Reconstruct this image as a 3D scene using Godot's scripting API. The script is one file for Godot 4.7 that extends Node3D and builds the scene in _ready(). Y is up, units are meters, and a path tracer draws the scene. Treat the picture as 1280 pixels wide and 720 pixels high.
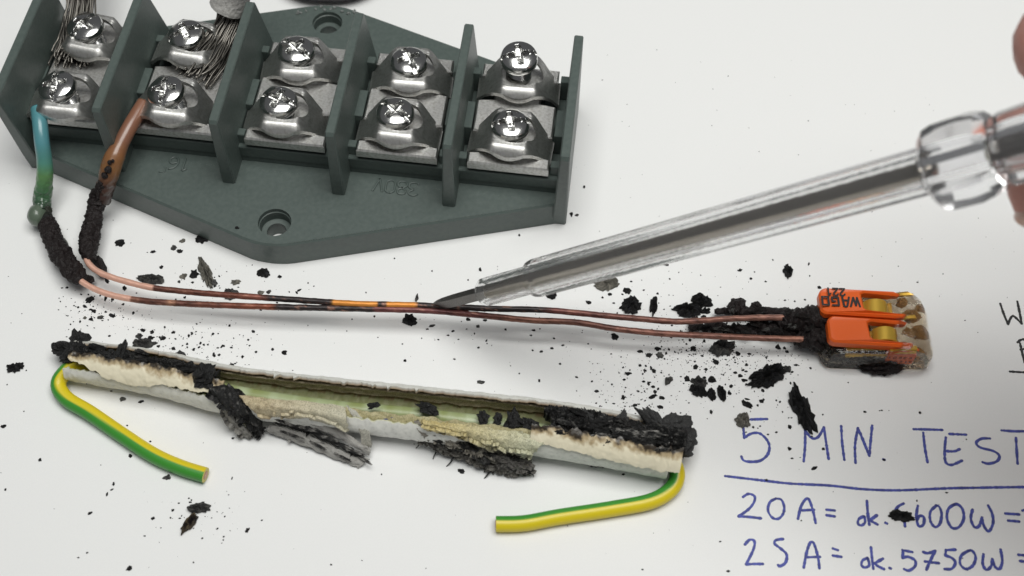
extends Node3D
# All lengths below are millimetres; S turns them into metres. x runs right, z towards the viewer, y up from the paper.
const S := 0.001
var M := {}
var base_of := {}
var used := {}
var nz := FastNoiseLite.new()
var cz := FastNoiseLite.new()
var rng := RandomNumberGenerator.new()


class MB:
	var p := PackedVector3Array()
	var c := PackedColorArray()
	var ix := PackedInt32Array()

	func v(a: Vector3, col: Color = Color.WHITE) -> int:
		p.append(a)
		c.append(col)
		return p.size() - 1

	func tri(a: int, b: int, d: int) -> void:
		ix.append(a)
		ix.append(b)
		ix.append(d)

	func quad(a: int, b: int, d: int, e: int) -> void:
		tri(a, b, d)
		tri(a, d, e)

	func grid(start: int, rows: int, cols: int, wrap: bool) -> void:
		for r in rows - 1:
			for k in (cols if wrap else cols - 1):
				var k2 := (k + 1) % cols
				quad(start + r * cols + k, start + r * cols + k2, start + (r + 1) * cols + k2, start + (r + 1) * cols + k)


func lin(r: float, g: float, b: float, a := 1.0) -> Color:
	var q := Color(r, g, b).linear_to_srgb()
	q.a = a
	return q


func pl(a: Array) -> PackedVector3Array:
	var o := PackedVector3Array()
	for k in a.size() / 3:
		o.append(Vector3(a[k * 3], a[k * 3 + 1], a[k * 3 + 2]))
	return o


func cr(q: PackedVector3Array, t: float) -> Vector3:
	var n := q.size() - 1
	if n < 1:
		return q[0]
	var f := clampf(t, 0.0, 1.0) * n
	var k := mini(int(f), n - 1)
	var a := q[maxi(k - 1, 0)]
	var d := q[mini(k + 2, n)]
	return q[k].cubic_interpolate(q[k + 1], a, d, f - k)


func crn(q: PackedFloat32Array, t: float) -> float:
	var n := q.size() - 1
	var f := clampf(t, 0.0, 1.0) * n
	var k := mini(int(f), n - 1)
	return lerpf(q[k], q[k + 1], f - k)


func crc(q: Array, t: float) -> Color:
	# colours along a length: entries [position, linear colour]
	for k in q.size() - 1:
		if t <= q[k + 1][0]:
			var w: float = clampf((t - q[k][0]) / maxf(q[k + 1][0] - q[k][0], 1e-6), 0.0, 1.0)
			return (q[k][1] as Color).lerp(q[k + 1][1], w)
	return q[-1][1]


func arc_samples(q: PackedVector3Array, step: float) -> PackedVector3Array:
	# points spaced evenly along a smooth curve through q
	var fine := PackedVector3Array()
	var m := (q.size() - 1) * 24
	for k in m + 1:
		fine.append(cr(q, float(k) / m))
	var total := 0.0
	for k in m:
		total += fine[k].distance_to(fine[k + 1])
	var n := maxi(2, int(round(total / step)))
	var o := PackedVector3Array([fine[0]])
	var run := 0.0
	var want := total / n
	for k in m:
		var d := fine[k].distance_to(fine[k + 1])
		while run + d >= want and o.size() < n:
			o.append(fine[k].lerp(fine[k + 1], (want - run) / d))
			want += total / n
		run += d
	o.append(fine[m])
	return o


func commit(mb: MB, base: Vector3, smooth: float, closed := true, uvs := PackedVector2Array()) -> ArrayMesh:
	var p := mb.p
	var ix := mb.ix
	var nf := ix.size() / 3
	var fn := PackedVector3Array()
	fn.resize(nf)
	var vol := 0.0
	for f in nf:
		var a := p[ix[f * 3]] - base
		var b := p[ix[f * 3 + 1]] - base
		var d := p[ix[f * 3 + 2]] - base
		fn[f] = (b - a).cross(d - a)
		vol += a.dot(b.cross(d))
	if closed and vol < 0.0:
		for f in nf:
			fn[f] = -fn[f]
			var t := ix[f * 3 + 1]
			ix[f * 3 + 1] = ix[f * 3 + 2]
			ix[f * 3 + 2] = t
	var op := PackedVector3Array()
	var on := PackedVector3Array()
	var oc := PackedColorArray()
	var oi := PackedInt32Array()
	if smooth >= 180.0:
		on.resize(p.size())
		for f in nf:
			for k in 3:
				on[ix[f * 3 + k]] += fn[f]
			oi.append(ix[f * 3])
			oi.append(ix[f * 3 + 2])
			oi.append(ix[f * 3 + 1])
		for k in p.size():
			op.append((p[k] - base) * S)
			on[k] = on[k].normalized() if on[k].length_squared() > 1e-18 else Vector3.UP
		oc = mb.c
	else:
		var lim := cos(deg_to_rad(smooth))
		var un := PackedVector3Array()
		un.resize(nf)
		for f in nf:
			un[f] = fn[f].normalized()
		var first := PackedInt32Array()
		first.resize(p.size() + 1)
		for k in ix:
			first[k + 1] += 1
		for k in p.size():
			first[k + 1] += first[k]
		var fill := first.duplicate()
		var list := PackedInt32Array()
		list.resize(ix.size())
		for e in ix.size():
			var vv := ix[e]
			list[fill[vv]] = e / 3
			fill[vv] += 1
		for f in nf:
			if fn[f].length_squared() < 1e-16:
				continue
			for k in [0, 2, 1]:
				var vv := ix[f * 3 + k]
				var nn := Vector3.ZERO
				if smooth <= 0.0:
					nn = fn[f]
				else:
					for e in range(first[vv], first[vv + 1]):
						var g := list[e]
						if un[g].dot(un[f]) > lim:
							nn += fn[g]
				op.append((p[vv] - base) * S)
				on.append(nn.normalized())
				oc.append(mb.c[vv])
				oi.append(oi.size())
	var ar := []
	ar.resize(Mesh.ARRAY_MAX)
	ar[Mesh.ARRAY_VERTEX] = op
	ar[Mesh.ARRAY_NORMAL] = on
	ar[Mesh.ARRAY_COLOR] = oc
	ar[Mesh.ARRAY_INDEX] = oi
	var am := ArrayMesh.new()
	am.add_surface_from_arrays(Mesh.PRIMITIVE_TRIANGLES, ar)
	return am


func numbered(called: String) -> String:
	var k: int = used.get(called, 0)
	used[called] = k + 1
	return called if k == 0 else "%s_%03d" % [called, k]


func tag(o: Node3D, label: String, category: String, group := "") -> void:
	o.set_meta("label", label)
	o.set_meta("category", category)
	if group:
		o.set_meta("group", group)


func thing(called: String, label: String, category: String, base: Vector3, group := "") -> Node3D:
	var o := Node3D.new()
	o.name = numbered(called)
	add_child(o)
	o.position = base * S
	base_of[o] = base
	tag(o, label, category, group)
	return o


func part(called: String, mb: MB, m: Material, parent: Node3D, smooth := 40.0, closed := true) -> MeshInstance3D:
	var o := MeshInstance3D.new()
	o.name = called
	var base: Vector3 = base_of.get(parent, Vector3.ZERO)
	o.mesh = commit(mb, base, smooth, closed)
	o.material_override = m
	o.cast_shadow = GeometryInstance3D.SHADOW_CASTING_SETTING_ON
	parent.add_child(o, true)
	base_of[o] = base
	return o


func share(called: String, mesh: Mesh, m: Material, parent: Node3D, at: Transform3D) -> MeshInstance3D:
	var o := MeshInstance3D.new()
	o.name = called
	o.mesh = mesh
	o.material_override = m
	parent.add_child(o, true)
	o.transform = Transform3D(at.basis, at.origin * S)
	base_of[o] = Vector3.ZERO
	return o


# ---------- shapes ----------
func frame_of(t: Vector3) -> Array:
	var n := t.cross(Vector3.UP)
	if n.length() < 0.1:
		n = t.cross(Vector3.RIGHT)
	n = n.normalized()
	return [n, t.cross(n).normalized()]


func tube(mb: MB, path: PackedVector3Array, rad: PackedFloat32Array, n: int, cols: Array, bump := 0.0, freq := 0.5, cap := true, seed_at := 0.0, grow := 0.0, ridge := false) -> void:
	# round tube along path; rad and cols are spread over its length; bump is relief in mm
	var m := path.size()
	var nrm := Vector3.ZERO
	var start := mb.p.size()
	for k in m:
		var t := (path[mini(k + 1, m - 1)] - path[maxi(k - 1, 0)]).normalized()
		if k == 0:
			nrm = frame_of(t)[0]
		else:
			nrm = (nrm - t * nrm.dot(t)).normalized()
		var b := t.cross(nrm)
		var w := float(k) / (m - 1)
		var r := crn(rad, w)
		var col := crc(cols, w)
		for j in n:
			var a := TAU * j / n
			var dir := nrm * cos(a) + b * sin(a)
			var rr := r
			if bump > 0.0:
				var q := (path[k] + dir * r) * freq + Vector3(seed_at, 0, 0)
				var amp := bump * (smoothstep(grow, 1.0, w) if grow > 0.0 else 1.0)
				if ridge:   # wormy, blistered crust
					rr += amp * (0.7 * nz.get_noise_3dv(q * 0.7) + 1.5 * (0.25 - absf(nz.get_noise_3dv(q * 1.6))) + 0.9 * (0.2 - absf(nz.get_noise_3dv(q * 3.4))))
				else:
					rr += amp * (nz.get_noise_3dv(q) + 0.6 * nz.get_noise_3dv(q * 2.3) + 0.4 * nz.get_noise_3dv(q * 4.9))
			mb.v(path[k] + dir * maxf(rr, 0.02), col)
	mb.grid(start, m, n, true)
	if cap:
		var a0 := mb.v(path[0], crc(cols, 0.0))
		var a1 := mb.v(path[m - 1], crc(cols, 1.0))
		for j in n:
			mb.tri(a0, start + (j + 1) % n, start + j)
			mb.tri(a1, start + (m - 1) * n + j, start + (m - 1) * n + (j + 1) % n)


func lathe(mb: MB, x: Transform3D, prof: Array, n: int, col := Color.WHITE) -> void:
	# prof: pairs radius, height along the local y axis
	var start := mb.p.size()
	var m := prof.size() / 2
	for k in m:
		for j in n:
			var a := TAU * j / n
			mb.v(x * Vector3(prof[k * 2] * cos(a), prof[k * 2 + 1], -prof[k * 2] * sin(a)), col)
	mb.grid(start, m, n, true)


func box(mb: MB, x: Transform3D, h: Vector3, bev := 0.2, col := Color.WHITE) -> void:
	# chamfered box with half sizes h
	var id := {}
	for sx in [-1, 1]:
		for sy in [-1, 1]:
			for sz in [-1, 1]:
				for ax in 3:
					var q := Vector3(sx * (h.x - (bev if ax != 0 else 0.0)), sy * (h.y - (bev if ax != 1 else 0.0)), sz * (h.z - (bev if ax != 2 else 0.0)))
					id[[sx, sy, sz, ax]] = mb.v(x * q, col)
	for ax in 3:
		var a1 := (ax + 1) % 3
		var a2 := (ax + 2) % 3
		for s in [-1, 1]:
			var q := []
			for cc in [[-1, -1], [1, -1], [1, 1], [-1, 1]]:
				var key := [0, 0, 0, ax]
				key[ax] = s
				key[a1] = cc[0]
				key[a2] = cc[1]
				q.append(id[key])
			if s > 0:
				mb.quad(q[0], q[1], q[2], q[3])
			else:
				mb.quad(q[3], q[2], q[1], q[0])
		for s1 in [-1, 1]:
			for s2 in [-1, 1]:
				var q := []
				for cc in [[-1, a1], [1, a1], [1, a2], [-1, a2]]:
					var key := [0, 0, 0, cc[1]]
					key[ax] = cc[0]
					key[a1] = s1
					key[a2] = s2
					q.append(id[key])
				if s1 * s2 > 0:
					mb.quad(q[0], q[1], q[2], q[3])
				else:
					mb.quad(q[3], q[2], q[1], q[0])
	for sx in [-1, 1]:
		for sy in [-1, 1]:
			for sz in [-1, 1]:
				if sx * sy * sz > 0:
					mb.tri(id[[sx, sy, sz, 0]], id[[sx, sy, sz, 1]], id[[sx, sy, sz, 2]])
				else:
					mb.tri(id[[sx, sy, sz, 0]], id[[sx, sy, sz, 2]], id[[sx, sy, sz, 1]])


func inset(q: PackedVector2Array, d: float) -> PackedVector2Array:
	# moves each side of a counter-clockwise outline inwards by d
	var o := PackedVector2Array()
	var n := q.size()
	for k in n:
		var e0 := (q[k] - q[(k + n - 1) % n]).normalized()
		var e1 := (q[(k + 1) % n] - q[k]).normalized()
		var n0 := Vector2(-e0.y, e0.x)
		var n1 := Vector2(-e1.y, e1.x)
		var bis := n0 + n1
		o.append(q[k] + bis * (d / maxf(0.35, bis.dot(n0))))
	return o


func prism(mb: MB, poly: PackedVector2Array, to: Callable, h0: float, h1: float, bev: float, col := Color.WHITE) -> void:
	# outline extruded from h0 to h1 with chamfered rims; to.call(Vector2, h) places a point
	var q := poly
	if Geometry2D.is_polygon_clockwise(q):
		q.reverse()
	# Godot calls outlines with y down clockwise; make the signed area positive
	var area := 0.0
	for k in q.size():
		area += q[k].cross(q[(k + 1) % q.size()])
	if area < 0.0:
		q.reverse()
	var inn := inset(q, bev)
	var n := q.size()
	var start := mb.p.size()
	for lay in [[inn, h0], [q, h0 + bev], [q, h1 - bev], [inn, h1]]:
		for k in n:
			mb.v(to.call(lay[0][k], lay[1]), col)
	mb.grid(start, 4, n, true)
	var t := Geometry2D.triangulate_polygon(inn)
	for k in t.size() / 3:
		var a := t[k * 3]
		var b := t[k * 3 + 1]
		var d := t[k * 3 + 2]
		if (inn[b] - inn[a]).cross(inn[d] - inn[a]) < 0.0:
			var z := b
			b = d
			d = z
		mb.tri(start + n * 3 + a, start + n * 3 + b, start + n * 3 + d)
		mb.tri(start + a, start + d, start + b)


func sheet(mb: MB, ea: PackedVector3Array, eb: PackedVector3Array, nu: int, nv: int, thick: float, bulge: Vector3, amp: float, freq: float, rag: float, colf: Callable) -> void:
	# a bent, uneven sheet between two edges; rag makes the second edge and the ends uneven
	var top := mb.p.size()
	var pts := PackedVector3Array()
	for iu in nu + 1:
		var u := float(iu) / nu
		var a := cr(ea, u)
		var b := cr(eb, u)
		var w0 := 1.0 + rag * (nz.get_noise_2d(u * 90.0 + ea[0].x * 7.0, 3.0) + 0.7 * nz.get_noise_2d(u * 260.0 + ea[0].x * 7.0, 9.0))
		var w1 := 0.35 * rag * nz.get_noise_2d(u * 140.0 + ea[0].x * 5.0, 31.0)
		for iv in nv + 1:
			var v := lerpf(w1, w0, float(iv) / nv)
			var q := a.lerp(b, v) + bulge * sin(PI * clampf(v, 0.0, 1.0))
			var f := q * freq
			q += Vector3(nz.get_noise_3dv(f), nz.get_noise_3dv(f + Vector3(50, 0, 0)) + 0.5 * nz.get_noise_3dv(f * 2.7), nz.get_noise_3dv(f + Vector3(0, 50, 0))) * amp
			q.y = maxf(q.y, thick + 0.06)
			pts.append(q)
	var cols := nv + 1
	for iu in nu + 1:
		for iv in cols:
			mb.v(pts[iu * cols + iv], colf.call(float(iu) / nu, float(iv) / nv, pts[iu * cols + iv]))
	for iu in nu + 1:
		for iv in cols:
			var du := pts[mini(iu + 1, nu) * cols + iv] - pts[maxi(iu - 1, 0) * cols + iv]
			var dv := pts[iu * cols + mini(iv + 1, nv)] - pts[iu * cols + maxi(iv - 1, 0)]
			var nn := du.cross(dv).normalized()
			if nn.y > 0.0:
				nn = -nn
			var q := pts[iu * cols + iv] + nn * thick
			q.y = maxf(q.y, 0.05)
			mb.v(q, mb.c[top + iu * cols + iv])
	var bot := top + (nu + 1) * cols
	mb.grid(top, nu + 1, cols, false)
	for r in nu:
		for k in nv:
			mb.quad(bot + r * cols + k, bot + (r + 1) * cols + k, bot + (r + 1) * cols + k + 1, bot + r * cols + k + 1)
	for r in nu:
		mb.quad(top + r * cols, top + (r + 1) * cols, bot + (r + 1) * cols, bot + r * cols)
		mb.quad(top + (r + 1) * cols + nv, top + r * cols + nv, bot + r * cols + nv, bot + (r + 1) * cols + nv)
	for k in nv:
		mb.quad(top + k + 1, top + k, bot + k, bot + k + 1)
		mb.quad(top + nu * cols + k, top + nu * cols + k + 1, bot + nu * cols + k + 1, bot + nu * cols + k)


func lump(mb: MB, at: Vector3, r: Vector3, rot: Basis, seed_at: float, amp: float, freq: float, col: Color, nlat := 12, nlon := 18) -> void:
	# an uneven rounded lump that does not sink below the paper
	var start := mb.p.size()
	for i in nlat + 1:
		var th := PI * i / nlat
		for j in nlon:
			var a := TAU * j / nlon
			var d := Vector3(sin(th) * cos(a), -cos(th), -sin(th) * sin(a))
			var q := d * freq + Vector3(seed_at * 3.7, seed_at * 1.3, 0)
			var k := 1.0 + amp * (nz.get_noise_3dv(q * 20.0) + 0.7 * nz.get_noise_3dv(q * 55.0) + 0.45 * nz.get_noise_3dv(q * 120.0))
			var w := at + rot * (d * r * k)
			w.y = maxf(w.y, 0.04)
			mb.v(w, col)
	mb.grid(start, nlat + 1, nlon, true)


func flake(l: float, w: float, h: float, seed_at: int, col: Color, col2: Color) -> ArrayMesh:
	# a broken flake of char: uneven outline, cracked top, lying on y = 0
	rng.seed = 7919 * (seed_at + 3)
	var mb := MB.new()
	var big := l > 2.0
	var n := 9 + (seed_at % 4) if l < 1.2 else (14 if not big else 22 + int(minf(l, 8.0) * 3.0))
	var rad := PackedFloat32Array()
	for k in n:
		var a := TAU * k / n
		var q := 1.0 + 0.3 * nz.get_noise_3d(cos(a) * 26.0, sin(a) * 26.0, seed_at * 31.0) + 0.22 * nz.get_noise_3d(cos(a) * 80.0, sin(a) * 80.0, seed_at * 17.0)
		rad.append(q * rng.randf_range(0.84, 1.1) if big else rng.randf_range(0.62, 1.15))
	var tilt := Vector2(rng.randf_range(-0.35, 0.35), rng.randf_range(-0.35, 0.35))
	var lev := [[1.0, 0.0], [1.05, 0.38], [0.93, 0.78], [0.58, 1.0], [0.22, 1.0]]
	if big:
		lev = [[0.97, 0.0], [1.03, 0.3], [0.98, 0.62], [0.88, 0.85], [0.74, 0.95], [0.58, 1.0], [0.42, 1.05], [0.26, 1.0], [0.1, 1.0]]
	for e in lev.size():
		for k in n:
			var a := TAU * k / n + rng.randf_range(-0.5, 0.5) * TAU / n * 0.7
			var q: Vector2 = Vector2(cos(a) * l * 0.5, sin(a) * w * 0.5) * rad[k] * lev[e][0] * (rng.randf_range(0.93, 1.06) if e > 0 else 1.0)
			var nn := nz.get_noise_3d(q.x * 14.0, q.y * 14.0, seed_at * 7.0) + 0.8 * nz.get_noise_3d(q.x * 42.0, q.y * 42.0, seed_at * 9.0)
			var y: float = h * lev[e][1] * (1.0 + tilt.x * cos(a) + tilt.y * sin(a)) * ((0.95 + 0.75 * nn) * rng.randf_range(0.82, 1.18) if e > 0 else 1.0)
			mb.v(Vector3(q.x, maxf(y, 0.03), -q.y), col.lerp(col2, clampf(nn * 1.3 + rng.randf_range(-0.3, 0.5), 0, 1)))
	mb.grid(0, lev.size(), n, true)
	var t := mb.v(Vector3(rng.randf_range(-0.02, 0.02) * l, h * rng.randf_range(0.8, 1.1), 0), col)
	var b := mb.v(Vector3(0, 0.03, 0), col)
	for k in n:
		mb.tri(t, (lev.size() - 1) * n + k, (lev.size() - 1) * n + (k + 1) % n)
		mb.tri(b, (k + 1) % n, k)
	return commit(mb, Vector3.ZERO, 20.0)


func ribbon(mb: MB, q: PackedVector3Array, w: float, up: Vector3, lift: float, wob := 0.0, tone := Color.WHITE) -> void:
	# a flat pen stroke with round ends along q, on the plane whose normal is up
	var s := arc_samples(q, 0.22) if q.size() > 1 else q
	var n := s.size()
	if n < 2:
		return
	var start := mb.p.size()
	for k in n:
		var t := (s[mini(k + 1, n - 1)] - s[maxi(k - 1, 0)]).normalized()
		var sd := t.cross(up).normalized()
		var ww := w * (1.0 + wob * nz.get_noise_2d(s[k].x * 30.0 + k * 4.0, s[k].z * 30.0)) * 0.5
		var cc := tone.lerp(tone * 1.7, clampf(0.4 + 1.1 * nz.get_noise_2d(s[k].x * 24.0, s[k].z * 24.0 + k), 0, 1)) if wob > 0.0 else tone
		mb.v(s[k] + up * lift + sd * ww, cc)
		mb.v(s[k] + up * lift - sd * ww, cc)
	for k in n - 1:
		mb.quad(start + k * 2, start + k * 2 + 2, start + k * 2 + 3, start + k * 2 + 1)
	for e in [[0, -1.0], [n - 1, 1.0]]:
		var k: int = e[0]
		var t: Vector3 = (s[mini(k + 1, n - 1)] - s[maxi(k - 1, 0)]).normalized() * e[1]
		var sd := t.cross(up).normalized()
		var ctr := mb.v(s[k] + up * lift, tone)
		var last := -1
		for j in 7:
			var a := PI * j / 6.0
			var id := mb.v(s[k] + up * lift + (sd * cos(a) + t * sin(a)) * w * 0.5, tone)
			if last >= 0:
				mb.tri(ctr, id, last)
			last = id


# ---------- materials ----------
func ntex(freq: float, seed_no: int, ramp: Array, size := 512, kind := FastNoiseLite.TYPE_SIMPLEX_SMOOTH, oct := 4, normal := false, bump := 4.0) -> NoiseTexture2D:
	var t := NoiseTexture2D.new()
	var n := FastNoiseLite.new()
	n.noise_type = kind
	n.seed = seed_no
	n.frequency = freq
	n.fractal_octaves = oct
	t.noise = n
	t.width = size
	t.height = size
	t.seamless = true
	t.as_normal_map = normal
	t.bump_strength = bump
	if ramp.size():
		var g := Gradient.new()
		g.offsets = PackedFloat32Array(ramp.map(func(r): return r[0]))
		g.colors = PackedColorArray(ramp.map(func(r): return r[1]))
		t.color_ramp = g
	return t


func mat(called: String, col: Color, rough: float, metal := 0.0, vc := false) -> StandardMaterial3D:
	var m := StandardMaterial3D.new()
	m.resource_name = called
	m.albedo_color = col
	m.roughness = rough
	m.metallic = metal
	m.vertex_color_use_as_albedo = vc
	M[called] = m
	return m


func relief(m: StandardMaterial3D, tex: Texture2D, mm: float, period: float) -> void:
	m.uv1_triplanar = true
	m.uv1_scale = Vector3.ONE * (1000.0 / period)
	m.heightmap_enabled = true
	m.heightmap_texture = tex
	m.heightmap_scale = mm * 0.1


func grey(v: float) -> Color:
	return Color(v, v, v)


func make_materials() -> void:
	var grain := ntex(0.03, 5, [[0.0, grey(0.0)], [1.0, grey(1.0)]])
	var fine := ntex(0.12, 8, [[0.0, grey(0.0)], [1.0, grey(1.0)]])
	var m := mat("paper", Color.WHITE, 0.85)
	m.albedo_texture = ntex(0.05, 11, [[0.0, lin(0.785, 0.79, 0.785)], [0.5, lin(0.8, 0.805, 0.8)], [1.0, lin(0.815, 0.82, 0.815)]])
	relief(m, fine, 0.02, 9.0)
	m.metallic_specular = 0.3
	mat("ink_blue", Color.WHITE, 0.6, 0.0, true)
	mat("ink_black", Color.WHITE, 0.6, 0.0, true)
	# grey-green moulded plastic of the terminal block
	m = mat("block_plastic", Color.WHITE, 0.5)
	m.albedo_texture = ntex(0.02, 21, [[0.0, lin(0.066, 0.087, 0.08)], [1.0, lin(0.088, 0.111, 0.102)]], 512, FastNoiseLite.TYPE_SIMPLEX_SMOOTH, 5)
	relief(m, ntex(0.04, 25, [[0.0, grey(0.0)], [1.0, grey(1.0)]]), 0.01, 14.0)
	m.roughness_texture = ntex(0.05, 23, [[0.0, grey(0.75)], [1.0, grey(1.0)]])
	m = mat("crumb_plastic", lin(0.32, 0.34, 0.33), 0.8)
	# nickelled steel of strips and clamps, tarnished and scratched
	m = mat("clamp_metal", Color.WHITE, 0.52, 1.0)
	m.albedo_texture = ntex(0.02, 31, [[0.0, lin(0.42, 0.41, 0.38)], [0.4, lin(0.58, 0.575, 0.555)], [0.7, lin(0.64, 0.635, 0.62)], [1.0, lin(0.7, 0.695, 0.68)]], 512, FastNoiseLite.TYPE_SIMPLEX_SMOOTH, 5)
	m.roughness_texture = ntex(0.04, 33, [[0.0, grey(0.6)], [1.0, grey(1.0)]])
	relief(m, fine, 0.025, 7.0)
	m = mat("screw_metal", lin(0.56, 0.56, 0.55), 0.25, 1.0)
	m.roughness_texture = ntex(0.05, 35, [[0.0, grey(0.45)], [1.0, grey(1.0)]])
	relief(m, grain, 0.005, 9.0)
	m = mat("strand_metal", lin(0.2, 0.188, 0.17), 0.42, 1.0)
	m = mat("cable_grey", Color.WHITE, 0.6)
	m.albedo_texture = ntex(0.04, 41, [[0.0, lin(0.3, 0.29, 0.27)], [0.5, lin(0.5, 0.49, 0.47)], [1.0, lin(0.6, 0.59, 0.57)]])
	relief(m, grain, 0.15, 14.0)
	m = mat("black_rubber", lin(0.02, 0.02, 0.021), 0.6)
	# wires
	m = mat("wire_skin", Color.WHITE, 0.3, 0.0, true)
	m.clearcoat_enabled = true
	m.clearcoat = 0.25
	m.clearcoat_roughness = 0.2
	m = mat("copper", Color.WHITE, 0.5, 0.35, true)
	m.roughness_texture = ntex(0.06, 51, [[0.0, grey(0.6)], [1.0, grey(1.0)]])
	relief(m, fine, 0.02, 5.0)
	m = mat("char", Color.WHITE, 0.42, 0.0, true)
	relief(m, ntex(0.06, 61, [[0.0, grey(0.0)], [1.0, grey(1.0)]], 512, FastNoiseLite.TYPE_CELLULAR, 3), 0.2, 7.0)
	m.metallic_specular = 0.35
	m = mat("flake", Color.WHITE, 0.7, 0.0, true)
	relief(m, fine, 0.14, 6.0)
	m.metallic_specular = 0.3
	m = mat("earth_skin", Color.WHITE, 0.38, 0.0, true)
	relief(m, grain, 0.015, 6.0)
	# sheath
	m = mat("sheath_white", Color.WHITE, 0.5, 0.0, true)
	m.albedo_texture = ntex(0.03, 71, [[0.0, grey(0.86)], [0.5, grey(0.98)], [1.0, grey(1.0)]])
	relief(m, grain, 0.05, 16.0)
	m = mat("sheath_lip", Color.WHITE, 0.32, 0.0, true)
	relief(m, grain, 0.04, 16.0)
	m = mat("burnt_sheet", Color.WHITE, 0.6, 0.0, true)
	m.albedo_texture = ntex(0.06, 73, [[0.0, grey(0.45)], [0.45, grey(0.9)], [1.0, grey(1.0)]], 512, FastNoiseLite.TYPE_SIMPLEX_SMOOTH, 5)
	relief(m, grain, 0.06, 9.0)
	# connector
	m = mat("lever_orange", lin(0.76, 0.115, 0.01), 0.36)
	relief(m, fine, 0.012, 5.0)
	mat("print_black", lin(0.015, 0.012, 0.012), 0.5)
	mat("brass", lin(0.72, 0.47, 0.07), 0.3, 0.55)
	m = mat("clear_amber", lin(1.0, 0.92, 0.78, 0.01), 0.02)
	m.transparency = BaseMaterial3D.TRANSPARENCY_ALPHA
	m.refraction_enabled = true
	m.refraction_scale = 0.035
	relief(m, ntex(0.03, 63, [[0.0, grey(0.0)], [1.0, grey(1.0)]], 512, FastNoiseLite.TYPE_CELLULAR, 3), 0.1, 12.0)
	# test screwdriver
	m = mat("clear_plastic", lin(0.97, 0.97, 0.98, 0.03), 0.1)
	m.transparency = BaseMaterial3D.TRANSPARENCY_ALPHA
	m.refraction_enabled = true
	m.refraction_scale = 0.045
	m = mat("sleeve_plastic", lin(0.97, 0.97, 0.97, 0.03), 0.12)   # scuffed clear tube
	m.transparency = BaseMaterial3D.TRANSPARENCY_ALPHA
	m.refraction_enabled = true
	m.refraction_scale = 0.036
	relief(m, grain, 0.03, 16.0)
	m = mat("tool_steel", Color.WHITE, 0.4, 1.0)
	m.albedo_texture = ntex(0.05, 81, [[0.0, lin(0.1, 0.095, 0.09)], [1.0, lin(0.3, 0.29, 0.28)]])
	relief(m, fine, 0.05, 6.0)
	mat("bright_steel", lin(0.3, 0.27, 0.23), 0.18, 1.0)
	mat("dark_metal", lin(0.12, 0.11, 0.1), 0.35, 0.8)
	m = mat("skin", Color.WHITE, 0.5)
	m.albedo_texture = ntex(0.05, 91, [[0.0, lin(0.46, 0.18, 0.14)], [0.5, lin(0.56, 0.25, 0.2)], [1.0, lin(0.63, 0.33, 0.26)]])
	relief(m, fine, 0.12, 8.0)
	mat("nail", lin(0.6, 0.38, 0.3), 0.3)


# ---------- lettering ----------
const GLYPH := {
	"3": [[0.02, 0.85, 0.2, 1.0, 0.48, 0.97, 0.56, 0.77, 0.28, 0.55], [0.28, 0.55, 0.6, 0.4, 0.55, 0.08, 0.25, 0.0, 0.0, 0.14]],
	"8": [[0.3, 0.53, 0.08, 0.68, 0.12, 0.95, 0.3, 1.0, 0.48, 0.95, 0.52, 0.68, 0.3, 0.53, 0.04, 0.35, 0.08, 0.06, 0.3, 0.0, 0.52, 0.06, 0.56, 0.35, 0.3, 0.53]],
	"0": [[0.3, 1.0, 0.06, 0.85, 0.02, 0.5, 0.06, 0.15, 0.3, 0.0, 0.54, 0.15, 0.58, 0.5, 0.54, 0.85, 0.3, 1.0]],
	"V": [[0.0, 1.0, 0.3, 0.0], [0.3, 0.0, 0.6, 1.0]],
	"1": [[0.12, 0.78, 0.36, 1.0], [0.36, 1.0, 0.36, 0.0]],
	"6": [[0.5, 0.95, 0.2, 0.8, 0.05, 0.4, 0.15, 0.05, 0.4, 0.0, 0.56, 0.25, 0.4, 0.5, 0.08, 0.36]],
	"2": [[0.04, 0.8, 0.2, 1.0, 0.48, 0.96, 0.54, 0.72, 0.3, 0.4, 0.02, 0.02], [0.02, 0.02, 0.58, 0.02]],
	"r": [[0.05, 0.5, 0.05, 1.0], [0.05, 1.0, 0.45, 1.0]],
	"W": [[0.0, 1.0, 0.2, 0.0], [0.2, 0.0, 0.4, 0.9], [0.4, 0.9, 0.6, 0.0], [0.6, 0.0, 0.95, 1.0]],
	"A": [[0.0, 0.0, 0.3, 1.0, 0.6, 1.0], [0.6, 1.0, 0.7, 0.0], [0.15, 0.35, 0.6, 0.35]],
	"G": [[0.75, 0.95, 0.1, 0.95], [0.1, 0.95, 0.1, 0.05], [0.1, 0.05, 0.75, 0.05], [0.75, 0.05, 0.75, 0.5], [0.75, 0.5, 0.45, 0.5]],
	"O": [[0.1, 0.95, 0.75, 0.95], [0.75, 0.95, 0.75, 0.05], [0.75, 0.05, 0.1, 0.05], [0.1, 0.05, 0.1, 0.95]],
}


func glyphs(mb: MB, text: String, at: Vector3, right: Vector3, up: Vector3, size: Vector2, step: float, w: float, raised: bool) -> void:
	var nrm := right.cross(up).normalized()
	var lift := 0.0
	for k in text.length():
		for st in GLYPH.get(text[k], []):
			var q := PackedVector3Array()
			for e in st.size() / 2:
				q.append(at + right * (k * step + st[e * 2] * size.x) + up * (st[e * 2 + 1] * size.y))
			if raised:
				tube(mb, arc_samples(q, 0.25), PackedFloat32Array([w, w]), 6, [[0.0, Color.WHITE], [1.0, Color.WHITE]])
			else:
				lift += 0.004
				ribbon(mb, q, w, nrm, lift)


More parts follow.
